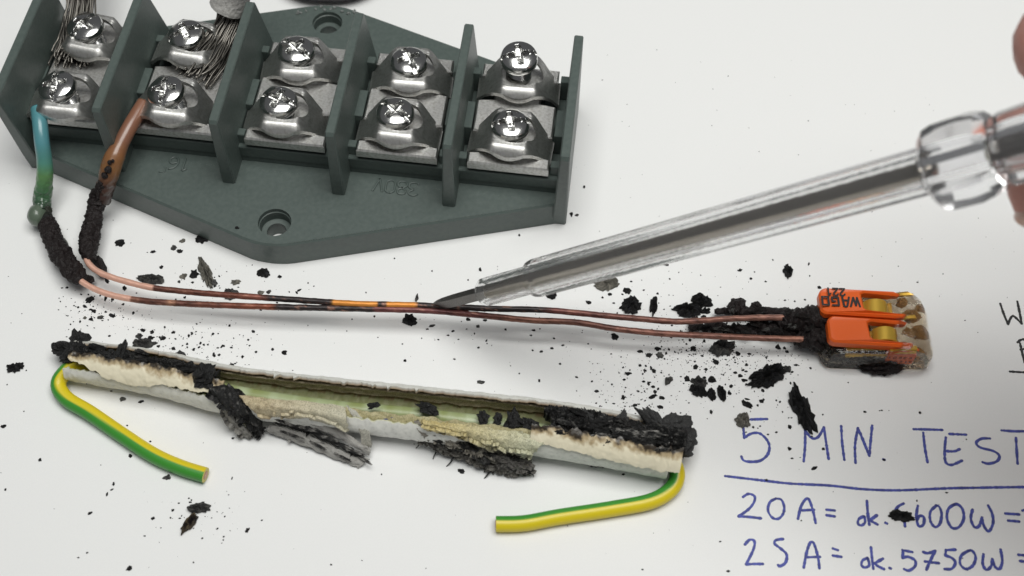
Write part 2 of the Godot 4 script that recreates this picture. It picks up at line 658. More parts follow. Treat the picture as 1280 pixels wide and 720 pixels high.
func ink(called: String, strokes: Array, w: float, m: Material, paper: Node3D, lift0: float) -> void:
	var mb := MB.new()
	var lift := lift0
	for s in strokes:
		var q := PackedVector3Array()
		for k in s.size() / 2:
			q.append(Vector3(s[k * 2], 0.0, s[k * 2 + 1]))
		lift += 0.003
		ribbon(mb, q, w, Vector3.UP, lift, 0.45, Color(0.04, 0.052, 0.23) if m == M.ink_blue else Color(0.012, 0.012, 0.013))
	part(called, mb, m, paper, 0.0, false)


# ---------- the terminal block ----------
func block_base(block: Node3D) -> void:
	var mb := MB.new()
	var out := PackedVector2Array()   # x, v
	out.append(Vector2(40.5, 3.4))
	out.append(Vector2(40.5, 30.6))
	for k in 7:                       # rounded back apex
		var a := lerpf(73.0, 107.0, k / 6.0)
		out.append(Vector2(-9.8 + 14.0 * cos(deg_to_rad(a)), 32.4 + 14.0 * sin(deg_to_rad(a))))
	out.append(Vector2(-58.3, 30.6))
	out.append(Vector2(-58.3, 3.4))
	for k in 7:                       # rounded front apex
		var a := lerpf(253.0, 287.0, k / 6.0)
		out.append(Vector2(-10.2 + 14.0 * cos(deg_to_rad(a)), 1.7 + 14.0 * sin(deg_to_rad(a))))
	var inn := inset(out, 0.35)
	var n := out.size()
	for lay in [[out, 0.12], [out, 5.65], [inn, 6.0]]:
		for k in n:
			var q: Vector2 = lay[0][k]
			var wob := 0.1 * nz.get_noise_2d(q.x * 20.0, q.y * 20.0)
			mb.v(Vector3(q.x, lay[1], -q.y - wob))
	mb.grid(0, 3, n, true)
	# a thin ragged flash line along the foot
	var hx := -10.0
	var hole := [[-7.4, 0], [41.4, 1]]
	# the upper face in pieces that leave the two screw holes free
	var polys := []
	polys.append(PackedVector2Array([inn[0], inn[1], inn[9], inn[10]]))
	for h in hole:
		var hv: float = h[0]
		var r := 2.95
		var near: Array = [inn[10], inn[11], inn[12], inn[13], inn[14], inn[15], inn[16], inn[17], inn[0]] if h[1] == 0 else [inn[1], inn[2], inn[3], inn[4], inn[5], inn[6], inn[7], inn[8], inn[9]]
		var mid: Vector2 = near[4]
		var cut := Vector2(hx, mid.y)
		var far_y: float = near[0].y
		for side in 2:
			var q := PackedVector2Array()
			if side == 0:
				for e in 5:
					if e < 4:
						q.append(near[e])
				q.append(cut)
			else:
				q.append(cut)
				for e in range(5, 9):
					q.append(near[e])
			# from the outer cut in along the hole's half circle and back to the inner edge
			var s: float = -1.0 if near[0].x < near[8].x else 1.0
			var sgn: float = s if side == 0 else -s
			var o := 1.0 if mid.y > hv else -1.0
			var arc := []
			for e in 13:
				var a := PI * e / 12.0
				arc.append(Vector2(hx + sgn * r * sin(a), hv + o * r * cos(a)))
			if side == 0:
				for e in arc:
					q.append(e)
				q.append(Vector2(hx, far_y))
			else:
				q.append(Vector2(hx, far_y))
				arc.reverse()
				for e in arc:
					q.append(e)
			polys.append(q)
	for q in polys:
		var t := Geometry2D.triangulate_polygon(q)
		var st := mb.p.size()
		for e in q:
			mb.v(Vector3(e.x, 6.0, -e.y))
		for k in t.size() / 3:
			var a := t[k * 3]
			var b := t[k * 3 + 1]
			var d := t[k * 3 + 2]
			if (q[b] - q[a]).cross(q[d] - q[a]) < 0.0:
				var z := b
				b = d
				d = z
			mb.tri(st + a, st + b, st + d)
	for h in hole:
		lathe(mb, Transform3D(Basis(), Vector3(hx, 0, -h[0])), [2.95, 6.0, 2.9, 5.2, 2.75, 5.1, 2.7, 3.3, 1.75, 3.2, 1.7, 0.1], 36)
	# raised core under the contacts: floor, front and back sills, a pedestal in each cell
	var c0 := -57.6
	var c1 := 39.8
	box(mb, Transform3D(Basis(), Vector3((c0 + c1) / 2, 6.7, -17)), Vector3((c1 - c0) / 2, 0.75, 11.5), 0.15)
	for vv in [6.25, 27.75]:
		box(mb, Transform3D(Basis(), Vector3((c0 + c1) / 2, 8.3, -vv)), Vector3((c1 - c0) / 2 - 0.05, 1.6, 0.75), 0.2)
	part("base_plate", mb, M.block_plastic, block, 35.0, false)


func fin(u: float, end_wall: bool) -> MB:
	var mb := MB.new()
	var q := PackedVector2Array([Vector2(0.0, 5.8), Vector2(34.0, 5.8), Vector2(29.0, 22.4), Vector2(28.4, 22.9), Vector2(0.5, 22.9), Vector2(0.05, 22.3)])
	if end_wall:
		q = PackedVector2Array([Vector2(3.0, 0.1), Vector2(31.0, 0.1), Vector2(31.0, 6.0), Vector2(28.9, 22.4), Vector2(28.3, 22.9), Vector2(0.6, 22.9), Vector2(0.15, 22.2), Vector2(2.2, 5.0)])
	prism(mb, q, func(e: Vector2, h: float): return Vector3(u + h * (0.82 + (22.9 - e.y) * 0.022), e.y, -e.x), -1.0, 1.0, 0.22)
	return mb


func clamp_mesh() -> ArrayMesh:
	# arched pressure clamp with a big oval hole, wings bent down and a curled front lip; local origin on the strip below its middle
	var mb := MB.new()
	var rings := 14
	var n := 72
	for side in 2:
		for i in rings + 1:
			for j in n:
				var a := TAU * j / n
				var d := Vector2(cos(a), sin(a))       # x, z (towards the viewer)
				var hole := Vector2(d.x * 3.85 + 0.5, d.y * 3.3)
				var k := minf(7.6 / maxf(absf(d.x), 1e-3), 6.2 / maxf(absf(d.y), 1e-3))
				var o := d * k
				var ax := absf(o.x)
				var zf := 4.3 + 1.35 * (1.0 - pow(ax / 4.5, 2.0)) if ax < 4.5 else (3.6 if ax < 4.9 else lerpf(3.9, 2.9, clampf((ax - 4.9) / 1.6, 0, 1)))
				o.y = clampf(o.y, -4.4 + 2.3 * clampf((ax - 2.6) / 4.6, 0.0, 1.0), zf)
				var q := hole.lerp(o, float(i) / rings)
				ax = absf(q.x)
				var sl := clampf((ax - 3.0) / 4.4, 0.0, 1.0)
				var y := 3.6 - 4.9 * pow(sl, 1.15)
				if ax < 5.0:
					y -= 1.5 * pow(clampf((absf(q.y) - 3.9) / 1.7, 0.0, 1.2), 1.6) * (1.0 - clampf((ax - 4.2) / 0.8, 0, 1))
				else:
					y -= 0.15
				mb.v(Vector3(q.x, y - side * 0.85, q.y))
	var one := (rings + 1) * n
	mb.grid(0, rings + 1, n, true)
	for r in rings:
		for k in n:
			var k2 := (k + 1) % n
			mb.quad(one + r * n + k, one + (r + 1) * n + k, one + (r + 1) * n + k2, one + r * n + k2)
	for k in n:
		var k2 := (k + 1) % n
		mb.quad(k2, k, one + k, one + k2)
		mb.quad(rings * n + k, rings * n + k2, one + rings * n + k2, one + rings * n + k)
	return commit(mb, Vector3.ZERO, 42.0)


func screw_head_mesh() -> ArrayMesh:
	# domed head with a cross recess and one long slot pressed into it; origin at its underside
	var mb := MB.new()
	var n := 112
	var rings := 34
	var rr := 3.4
	for i in rings + 1:
		var r := rr * float(i) / rings * 0.94
		for j in n:
			var a := TAU * j / n
			var x := r * cos(a)
			var z := -r * sin(a)
			var y := 1.15 + 1.25 * sqrt(maxf(0.0, 1.0 - pow(r / (rr * 1.02), 2.0)))
			# cross recess: two arms that get narrower and shallower outwards
			var dep := 0.0
			for arm in 2:
				var al := absf(x) if arm == 0 else absf(z)
				var ac := absf(z) if arm == 0 else absf(x)
				var reach := 2.15
				var half := 0.56 - 0.14 * al / reach
				var w := 1.0 - smoothstep(half - 0.12, half + 0.12, ac)
				var f := w * (1.0 - smoothstep(reach - 0.35, reach + 0.1, al))
				dep = maxf(dep, f * (1.75 - 0.5 * al))
			var slot := (1.0 - smoothstep(0.33, 0.5, absf(z))) * 0.7
			dep = maxf(dep, slot)
			mb.v(Vector3(x, y - dep, z))
	mb.grid(0, rings + 1, n, true)
	var st := mb.p.size()
	for q in [[0.94, -1.0], [0.985, 1.22], [1.0, 1.0], [1.0, 0.35], [0.95, 0.08], [0.6, 0.0], [0.0, 0.0]]:
		for j in n:
			var a := TAU * j / n
			if q[1] < 0.0:
				mb.v(mb.p[rings * n + j])
			else:
				mb.v(Vector3(rr * q[0] * cos(a), q[1], -rr * q[0] * sin(a)))
	mb.grid(st, 7, n, true)
	return commit(mb, Vector3.ZERO, 50.0)


func thread_mesh(length: float) -> ArrayMesh:
	var mb := MB.new()
	var prof := [0.0, -length]
	var k := 0.0
	while k < length:
		prof.append_array([1.95, -length + k, 2.35, -length + k + 0.32])
		k += 0.7
	prof.append_array([1.9, 0.1, 0.0, 0.1])
	lathe(mb, Transform3D(), prof, 28)
	return commit(mb, Vector3.ZERO, 20.0)


func build_block() -> Node3D:
	var block := thing("terminal_block", "grey-green five-pole terminal block with domed screws and tall barriers", "terminal block", Vector3(-31.99, 0, -14.24))
	block.rotation.y = deg_to_rad(-4.13)
	base_of[block] = Vector3.ZERO
	block_base(block)
	var us := [-58.0, -40.2, -20.0, 0.0, 20.0, 39.9]
	for k in 6:
		part("barrier", fin(us[k], k == 0 or k == 5), M.block_plastic, block, 30.0)
	var cells := [-49.2, -30.3, -10.2, 10.0, 29.9]
	var clampm := clamp_mesh()
	var head := screw_head_mesh()
	var stub := thread_mesh(5.0)
	# turn of each screw's recess and clamp shift, front row then back row
	var turns := [[100.0, 62.0], [96.0, 30.0], [-14.0, -34.0], [-32.0, -58.0], [14.0, 16.0]]
	var spots := [Vector3(-51.02, 17.5, -8.93), Vector3(-50.34, 17.5, -23.5), Vector3(-31.77, 17.5, -10.41), Vector3(-31.7, 17.5, -24.25), Vector3(-11.83, 17, -11.11), Vector3(-11.25, 17, -23.55), Vector3(9.07, 17, -11.33), Vector3(9.56, 17, -23.63), Vector3(29.59, 17, -11.32), Vector3(29.59, 20, -24.74)]
	for k in 5:
		var mb := MB.new()
		var bar := PackedVector2Array()   # waisted where the clamp wings pass down beside it
		for q in [[7.25, 5.3], [7.25, 7.7], [4.3, 8.1], [4.3, 12.3], [7.2, 12.7], [7.2, 20.0], [4.3, 20.4], [4.3, 25.6], [7.1, 26.0], [7.1, 28.9]]:
			bar.append(Vector2(q[0], q[1]))
		for e in 10:
			var q: Vector2 = bar[9 - e]
			bar.append(Vector2(-q.x, q.y))
		prism(mb, bar, func(e: Vector2, h: float): return Vector3(cells[k] + e.x, h, -e.y), 10.65, 12.75, 0.28)
		part("contact_strip", mb, M.clamp_metal, block, 30.0)
		mb = MB.new()
		box(mb, Transform3D(Basis(), Vector3(cells[k], 9.0, -17)), Vector3(4.6, 1.6, 10.6), 0.2)
		part("pedestal", mb, M.block_plastic, block, 30.0)
		for s in [-1.0, 1.0]:
			for vv in [[16.4, 3.1, 12.55], [7.2, 0.8, 12.2], [27.2, 0.8, 12.4]]:
				mb = MB.new()
				var w: float = absf((us[k] if s < 0 else us[k + 1]) - cells[k]) - 7.5
				box(mb, Transform3D(Basis(), Vector3(cells[k] + s * (7.5 + w / 2), (vv[2] + 7.5) / 2, -vv[0])), Vector3(w / 2, (vv[2] - 7.5) / 2, vv[1]), 0.12)
				part("ledge", mb, M.block_plastic, block, 30.0)
		for row in 2:
			var sp: Vector3 = spots[k * 2 + row]
			var lean := Basis()
			var up := 0.0
			if k == 4 and row == 1:
				up = 3.0
				lean = Basis(Vector3(1, 0, 0), deg_to_rad(8.0))
			if k < 2:
				lean = Basis(Vector3(0.3714, 0, 0.9285), deg_to_rad(7.0 if row == 1 else 9.0))
			var cu: float = lerpf(cells[k] + 0.3, sp.x, 0.55)
			var cb := Basis(Vector3.UP, deg_to_rad([3.0, -4.0, 2.0, -2.0, 1.0, 4.0, -1.0, 2.0, -3.0, 1.5][k * 2 + row]))
			var cy := 12.8
			if k < 2:
				cb = Basis(Vector3(0, 0, 1), deg_to_rad(-4.0 if row == 0 else -3.0)) * cb
				cy = 13.3
			share("clamp", clampm, M.clamp_metal, block, Transform3D(cb, Vector3(cu, cy, sp.z + 0.3)))
			var scr := Node3D.new()
			scr.name = "screw"
			block.add_child(scr, true)
			scr.position = Vector3(sp.x, cy + 2.85 + up, sp.z) * S
			scr.basis = lean
			share("screw_head", head, M.screw_metal, scr, Transform3D(Basis(Vector3.UP, deg_to_rad(turns[k][row])), Vector3.ZERO))
			share("screw_thread", stub, M.screw_metal, scr, Transform3D())
	# moulded figures, read from the far side
	var r := Vector3(-1, 0, 0)
	var f := Vector3(0, 0, 1)
	var mb2 := MB.new()
	glyphs(mb2, "380V", Vector3(14.14, 6, -4.52), r, f, Vector2(3.0, 2.9), 2.15, 0.24, true)
	part("moulded_voltage_figures", mb2, M.block_plastic, block, 180.0)
	mb2 = MB.new()
	glyphs(mb2, "16", Vector3(-27.88, 6, -4.48), r, f, Vector2(3.2, 2.9), 2.1, 0.24, true)
	glyphs(mb2, "r", Vector3(-32, 6, -3.18), r, f, Vector2(2.4, 2.3), 2.1, 0.18, true)
	part("moulded_size_figures", mb2, M.block_plastic, block, 180.0)
	return block


# ---------- stranded cables at the back ----------
func strands(mb: MB, path: PackedVector3Array, count: int, spread: PackedFloat32Array, r: float, seed_no: int, cut := 1.0) -> void:
	rng.seed = seed_no
	for k in count:
		var a := rng.randf() * TAU
		var d := sqrt(rng.randf())
		var q := PackedVector3Array()
		var ph := rng.randf_range(-0.6, 0.6)
		var m := 9
		var e := lerpf(1.0, cut, rng.randf())
		for j in m + 1:
			var t := e * j / m
			var c := cr(path, t)
			var tn := (cr(path, minf(t + 0.03, 1.0)) - cr(path, maxf(t - 0.03, 0.0))).normalized()
			var fr := frame_of(tn)
			var w := crn(spread, t) * d
			var an := a + ph * t * 2.0
			q.append(c + (fr[0] as Vector3) * cos(an) * w + (fr[1] as Vector3) * sin(an) * w * 0.55 + Vector3(rng.randf_range(-0.16, 0.16), rng.randf_range(-0.16, 0.16), rng.randf_range(-0.1, 0.1)))
		tube(mb, arc_samples(q, 0.9), PackedFloat32Array([r, r]), 6, [[0.0, Color.WHITE], [1.0, Color.WHITE]])


func build_cables() -> void:
	var c := thing("stranded_cable", "stranded metal cable with pale grey jacket clamped in the second pole", "cable", Vector3(-61.64, 12, -39.32))
	var mb := MB.new()
	var path := pl([-55.06, 19, -47.38, -54.85, 16.6, -45.49, -56.45, 14.6, -42.24, -57.75, 14.2, -38.13, -59.21, 14, -35.27, -60.43, 13.8, -32.84])
	strands(mb, path, 64, PackedFloat32Array([2.3, 2.5, 3.0, 3.6, 3.9, 4.1]), 0.18, 31, 0.78)
	part("strand_bundle", mb, M.strand_metal, c, 180.0).set_meta("kind", "stuff")
	mb = MB.new()
	tube(mb, arc_samples(pl([-55.02, 18.5, -46.66, -53.58, 22, -47.71, -51.12, 28, -48.32]), 0.7), PackedFloat32Array([3.5, 3.3, 3.4, 3.4]), 26, [[0.0, Color.WHITE], [1.0, Color.WHITE]], 0.25, 3.0)
	part("jacket", mb, M.cable_grey, c, 60.0)
	c = thing("stranded_cable", "stranded metal cable fanned out under the leftmost back screw", "cable", Vector3(-83.21, 12, -38.95))
	mb = MB.new()
	path = pl([-84.57, 17, -54.18, -83.4, 16.4, -48.97, -83.29, 15, -44.18, -82.89, 14.4, -39.72, -83.32, 14.1, -37.38, -83.42, 13.8, -34.89])
	strands(mb, path, 70, PackedFloat32Array([2.5, 2.7, 3.2, 3.5, 3.6, 3.8]), 0.18, 47, 0.8)
	part("strand_bundle", mb, M.strand_metal, c, 180.0).set_meta("kind", "stuff")
	mb = MB.new()
	tube(mb, arc_samples(pl([-84.28, 17.2, -53.14, -85.01, 18, -60, -86.36, 19, -69.97]), 0.7), PackedFloat32Array([3.5, 3.4]), 26, [[0.0, Color.WHITE], [1.0, Color.WHITE]], 0.2, 3.0)
	part("jacket", mb, M.cable_grey, c, 60.0)
	# dark lead lying behind the block at the upper edge
	var d := thing("black_lead", "black rubber lead lying behind the terminal block at the top edge", "cable", Vector3(-42.29, 0, -72.98))
	mb = MB.new()
	tube(mb, arc_samples(pl([-55.62, 4, -82.09, -47.05, 4, -70.81, -40.65, 4, -69.62, -34.3, 4, -71.67, -23.8, 4, -84.28]), 0.8), PackedFloat32Array([3.4, 3.9, 3.9, 3.4]), 22, [[0.0, Color.WHITE], [1.0, Color.WHITE]], 0.15, 2.0)
	part("jacket", mb, M.black_rubber, d, 180.0)


# ---------- the two burnt wires ----------
func copper_run(parent: Node3D, path: PackedVector3Array, cols: Array, seed_at: float) -> void:
	# cols: place along x in mm and colour of the oxide there; bare bright copper before the first
	var mb := MB.new()
	var s := arc_samples(path, 0.4)
	var turned := false
	var tinted := []
	for k in s.size():
		var t := float(k) / (s.size() - 1)
		turned = turned or t > 0.3
		tinted.append([t, crc(cols, s[k].x) if turned else cols[0][1]])
	tube(mb, s, PackedFloat32Array([0.54, 0.54]), 18, tinted, 0.06, 9.0)
	for k in mb.p.size():   # patchy oxide with bare spots, uneven round the wire
		var q := mb.p[k] * Vector3(7, 26, 26) + Vector3(seed_at * 9.0, 0, 0)
		var n := nz.get_noise_3dv(q) + 0.6 * nz.get_noise_3dv(q * 3.1)
		var col := mb.c[k]
		if col.r > 0.6:
			continue
		mb.c[k] = col.lerp(Color(0.45, 0.23, 0.16), clampf((n - 0.35) * 2.2, 0.0, 0.6)) if n > 0.0 else col.darkened(clampf(-n * 1.1, 0.0, 0.6))
	part("conductor", mb, M.copper, parent, 180.0)


func build_wires() -> void:
	var bright := Color(0.8, 0.47, 0.36)
	var brown := Color(0.15, 0.062, 0.045)
	var red := Color(0.19, 0.066, 0.044)
	var dark := Color(0.035, 0.026, 0.026)
	var glow := Color(0.68, 0.27, 0.05)
	var black := Color(0.016, 0.015, 0.015)
	# --- blue wire, nearer the viewer
	var b := thing("blue_wire", "copper wire with blue insulation melted green and black, clamped in the leftmost pole", "wire", Vector3(-33.42, 0, 6.04))
	copper_run(b, pl([-83.88, 14.5, -26.54, -84.89, 14.6, -24.89, -85.29, 14.6, -23.01, -84.11, 13, -18, -83.93, 9.5, -15.39, -85.21, 4.5, -12.84, -83.85, 3, -7.8, -79.3, 3.8, 0.25, -75.68, 3.6, 4.09, -72.87, 3.6, 6.07, -68.59, 3.8, 7.75, -62.79, 4.2, 8.81, -57.15, 4.6, 9.22, -46.12, 5, 9.41, -32.49, 5.2, 9.17, -18.87, 5.4, 8.86, -12.74, 5.4, 8.83, -5.22, 5.4, 9.21, 2.98, 5.3, 9.65, 11.15, 5.2, 9.61, 17.98, 5, 10.38, 26.19, 4.6, 10.64, 35.8, 4.2, 10.42, 44.04, 4, 10.25, 49.98, 3.8, 9.96, 54.58, 3.6, 9.59]),
		[[-76.66, bright], [-69.57, bright], [-65.95, Color(0.4, 0.19, 0.13)], [-63.1, brown], [-59.04, brown], [-57.94, Color(0.55, 0.28, 0.18)], [-56.81, brown], [-48.48, Color(0.2, 0.066, 0.04)], [-40.44, Color(0.24, 0.07, 0.035)], [-39.87, dark], [-23.77, dark], [-22.78, Color(0.2, 0.065, 0.06)], [-16.53, Color(0.16, 0.055, 0.055)], [-5.34, Color(0.13, 0.04, 0.034)], [3.04, Color(0.28, 0.125, 0.085)], [11.4, Color(0.16, 0.065, 0.048)], [22.51, Color(0.25, 0.105, 0.078)], [44.71, Color(0.24, 0.11, 0.08)], [50.27, Color(0.42, 0.2, 0.14)], [55.3, brown]], 3.0)
	var mb := MB.new()
	var bl := Color(0.085, 0.25, 0.28)
	var gr := Color(0.12, 0.26, 0.09)
	var skin := pl([-85.76, 14.7, -23.63, -84.77, 14.3, -20.53, -84.25, 12.6, -17.77, -84.12, 10, -15.89, -84.34, 7.4, -13.93, -85.18, 4.4, -12.02, -85.11, 3.2, -9.7])
	tube(mb, arc_samples(skin, 0.2), PackedFloat32Array([1.3, 1.32, 1.32, 1.32, 1.34, 1.42, 1.45, 1.5, 1.5]), 34, [[0.0, bl], [0.34, bl], [0.52, Color(0.08, 0.24, 0.19)], [0.64, Color(0.1, 0.22, 0.08)], [0.78, Color(0.06, 0.15, 0.07)], [1.0, Color(0.035, 0.06, 0.04)]], 0.4, 5.5, true, 0.0, 0.45, true)
	part("insulation", mb, M.wire_skin, b, 180.0)
	mb = MB.new()
	lump(mb, Vector3(-85.57, 3.2, -8.61), Vector3(1.75, 1.9, 2.15), Basis(), 2.0, 0.05, 0.4, Color(0.1, 0.13, 0.095), 20, 28)
	lump(mb, Vector3(-80.23, 2.2, -3), Vector3(1.2, 1.2, 2.0), Basis(Vector3.UP, 0.5), 4.0, 0.06, 0.4, Color(0.07, 0.075, 0.06), 16, 22)
	part("insulation_blister", mb, M.wire_skin, b, 180.0)
	mb = MB.new()
	for e in [[55, 243, 4.9, 0.5], [51, 228, 8.0, 0.3], [57, 231, 7.6, 0.28], [50, 252, 5.4, 0.34]]:
		pass
	tube(mb, arc_samples(pl([-84.73, 3.2, -9.9, -83.28, 3, -6.6, -81.12, 3.4, -2.81, -78.42, 3.8, 1.04, -76.23, 3.7, 3.36, -74.44, 3.4, 4.88]), 0.16), PackedFloat32Array([1.1, 1.35, 1.6, 1.5, 1.75, 1.55, 1.6, 1.1]), 40, [[0.0, Color(0.03, 0.035, 0.026)], [0.15, black], [1.0, black]], 0.62, 4.2, true, 0.0, 0.0, true)
	lump(mb, Vector3(-74.25, 2, 3.64), Vector3(1.1, 0.9, 0.8), Basis(), 9.0, 0.5, 1.0, black)
	part("charred_insulation", mb, M.char, b, 60.0)
	mb = MB.new()
	tube(mb, arc_samples(pl([48.74, 2.8, 9.45, 50.62, 3, 9.47, 52.45, 3.4, 9.44, 54.57, 3.8, 9.24]), 0.18), PackedFloat32Array([0.6, 1.3, 1.8, 2.2, 2.3]), 36, [[0.0, black], [1.0, black]], 0.8, 4.0, true, 30.0, 0.0, true)
	part("charred_insulation", mb, M.char, b, 60.0)
	# --- brown wire, farther from the viewer
	var w := thing("brown_wire", "copper wire with brown insulation blistered and charred, orange-hot bare patch at screwdriver tip", "wire", Vector3(-33.58, 0, 4.73))
	copper_run(w, pl([-64.01, 14.5, -26.28, -66.03, 14.6, -26.44, -67.45, 14.4, -26.15, -68.81, 13.8, -21.57, -70.35, 12.6, -17.36, -71.83, 10.6, -14, -73.64, 7, -11.66, -74.69, 4.6, -8.42, -75.05, 4, -2.92, -74.79, 4, 0.12, -73.34, 4, 2.22, -70.75, 4.1, 3.8, -65.47, 4.4, 5.51, -60.38, 4.7, 6.56, -51.95, 5, 7.25, -42.22, 5.4, 7.76, -32.58, 5.6, 8.14, -25.71, 5.8, 8.36, -16.19, 5.8, 8.07, -10.74, 5.8, 8.09, -2.55, 5.8, 8.03, 5.63, 5.7, 7.75, 13.84, 5.5, 8.05, 22.07, 5.2, 8.29, 28.94, 4.9, 8.28, 35.89, 4.6, 7.24, 41.46, 4.4, 6.57, 46.22, 4.2, 6.1, 49.84, 4.1, 6, 54.87, 4, 5.66]),
		[[-75.93, bright], [-68.84, bright], [-65.13, Color(0.42, 0.2, 0.14)], [-61.53, brown], [-47.41, red], [-43.19, Color(0.28, 0.1, 0.07)], [-41.09, dark], [-30.57, dark], [-30.29, glow], [-22.89, glow], [-22.61, dark], [-21.36, dark], [-21.08, glow], [-16.19, glow], [-15.92, dark], [5.07, dark], [7.17, Color(0.2, 0.07, 0.058)], [22.56, Color(0.22, 0.095, 0.072)], [36.56, Color(0.26, 0.12, 0.09)], [46.41, Color(0.36, 0.18, 0.135)], [55.7, brown]], 11.0)
	mb = MB.new()
	var bn := Color(0.22, 0.105, 0.065)
	skin = pl([-67.48, 14.5, -26.44, -68.22, 14.2, -24.04, -69.37, 13.6, -20.6, -70.67, 12.4, -17.32, -71.5, 11.2, -15.16, -72.21, 9.6, -13.33, -73.21, 7.4, -12.1, -74.06, 5.2, -10.84])
	tube(mb, arc_samples(skin, 0.28), PackedFloat32Array([1.2, 1.3, 1.35, 1.35, 1.4, 1.75, 1.75, 1.6, 1.5, 1.4]), 26, [[0.0, bn], [0.4, bn], [0.55, Color(0.22, 0.1, 0.04)], [0.66, Color(0.19, 0.09, 0.035)], [0.8, Color(0.07, 0.035, 0.025)], [1.0, Color(0.03, 0.02, 0.018)]], 0.42, 5.5, true, 3.0, 0.4, true)
	part("insulation", mb, M.wire_skin, w, 180.0)
	mb = MB.new()
	for e in [[Vector3(-71.36, 12.9, -13.84), 0.42], [Vector3(-70.89, 12.9, -14.22), 0.3], [Vector3(-71.71, 11.9, -13), 0.65], [Vector3(-72.38, 11, -12.42), 0.6], [Vector3(-73.09, 9, -11.43), 0.5]]:
		lump(mb, e[0], Vector3.ONE * e[1], Basis(), e[1] * 40.0, 0.2, 1.0, black, 8, 12)
	tube(mb, arc_samples(pl([-73.16, 9.8, -12.05, -74.04, 7.4, -11.34, -74.76, 5.2, -10.09, -74.92, 4.4, -7.32, -74.92, 4, -3.61, -74.6, 4, -0.9, -73.86, 3.7, 0.88]), 0.16), PackedFloat32Array([0.6, 1.05, 1.3, 1.45, 1.4, 1.6, 1.65, 1.5, 1.0]), 40, [[0.0, black], [1.0, black]], 0.6, 4.2, true, 60.0, 0.0, true)
	lump(mb, Vector3(-72.95, 1.6, 0.45), Vector3(0.9, 0.9, 2.4), Basis(Vector3.UP, 0.6), 12.0, 0.4, 1.0, black)
	part("charred_insulation", mb, M.char, w, 60.0)
	mb = MB.new()
	tube(mb, arc_samples(pl([45.35, 3.2, 5.71, 47.5, 3.4, 6.03, 49.92, 3.7, 6.08, 52.34, 4, 6.12, 54.77, 4.2, 6.11]), 0.18), PackedFloat32Array([0.6, 1.5, 1.9, 2.1, 2.5, 2.4]), 36, [[0.0, black], [1.0, black]], 0.8, 4.0, true, 90.0, 0.0, true)
	tube(mb, arc_samples(pl([35.57, 1.6, 3.82, 38.59, 2, 3.73, 42.74, 2.2, 3.95, 48.27, 2.4, 4.25]), 0.2), PackedFloat32Array([0.4, 0.8, 1.0, 1.0, 1.3]), 26, [[0.0, black], [1.0, black]], 0.5, 5.0, true, 120.0)
	tube(mb, arc_samples(pl([33.74, 0.9, 6.6, 37.18, 1.1, 7.02, 41.99, 1.4, 7.09, 48.17, 1.8, 7.14, 54.32, 2.2, 7.2]), 0.2), PackedFloat32Array([0.4, 0.8, 1.0, 1.4, 1.8]), 26, [[0.0, black], [1.0, black]], 0.8, 4.0, true, 150.0, 0.0, true)
	for e in [[Vector3(39.49, 2.6, 3.23), 1.5], [Vector3(42.61, 2.4, 3.26), 1.0], [Vector3(35.94, 1.2, 6.33), 1.2], [Vector3(32.07, 1, 6.27), 1.2], [Vector3(43.57, 2.2, 6.18), 1.3]]:
		lump(mb, e[0], Vector3(1.2, 0.7, 0.9) * e[1], Basis(Vector3.UP, e[1]), e[1] * 30.0, 0.55, 1.0, black)
	part("charred_insulation", mb, M.char, w, 60.0)
	rng.seed = 31
	var spots := [Vector3(38.35, 3.2, 4.31), Vector3(42.89, 3.4, 4.51), Vector3(40.29, 2.8, 8.01), Vector3(44.11, 3, 8.07), Vector3(47.57, 5.2, 5.5), Vector3(49.86, 6.2, 6.79), Vector3(48.52, 4.4, 7.86), Vector3(51.07, 5, 8.55), Vector3(45.95, 3.4, 8.21), Vector3(36.23, 2.4, 7.83), Vector3(33.6, 1.6, 7.35), Vector3(42.23, 3.2, 6.69)]
	for k in spots.size():
		var gy := 0.15 if k % 3 == 0 else 0.03
		var fm := flake(rng.randf_range(1.6, 3.4), rng.randf_range(0.8, 1.5), 0.35, 840 + k, black, Color(gy, gy, gy * 0.95))
		rng.seed = 60 + k
		share("char_flake", fm, M.flake, w, Transform3D(Basis(Vector3.UP, rng.randf_range(-0.6, 0.6)) * Basis(Vector3.RIGHT, rng.randf_range(-0.3, 0.6)), (spots[k] as Vector3) - (base_of[w] as Vector3)))


# ---------- the split cable sheath ----------
const SX := [92.0, 200.0, 285.0, 400.0, 500.0, 600.0, 700.0, 838.0]
var sheath_line: PackedVector3Array
var sheath_r := PackedFloat32Array([3.5, 3.75, 4.0, 4.3, 4.4, 4.6, 4.7, 4.6])


func sheath_at(x: float) -> Array:
	# centre, direction, radius at the place along the sheath that x names
	var k := 0
	while k < SX.size() - 2 and x > SX[k + 1]:
		k += 1
	var t: float = (k + (x - SX[k]) / (SX[k + 1] - SX[k])) / (SX.size() - 1)
	var c := cr(sheath_line, t)
	var d := (cr(sheath_line, minf(t + 0.02, 1.0)) - cr(sheath_line, maxf(t - 0.02, 0.0))).normalized()
	if t < 0.0 or t > 1.0:
		c += d * (x - clampf(x, SX[0], SX[-1])) / 7.2
	return [c, d, crn(sheath_r, t)]


func on_sheath(x: float, phi: float, dr: float) -> Vector3:
	# phi in degrees: 0 up, 90 towards the viewer, -90 away
	var s := sheath_at(x)
	var d: Vector3 = s[1]
	var front := Vector3(-d.z, 0, d.x).normalized()
	var a := deg_to_rad(phi)
	var q: Vector3 = s[0] + (Vector3.UP * cos(a) + front * sin(a)) * (s[2] + dr)
	q.y = maxf(q.y, 0.06)
	return q


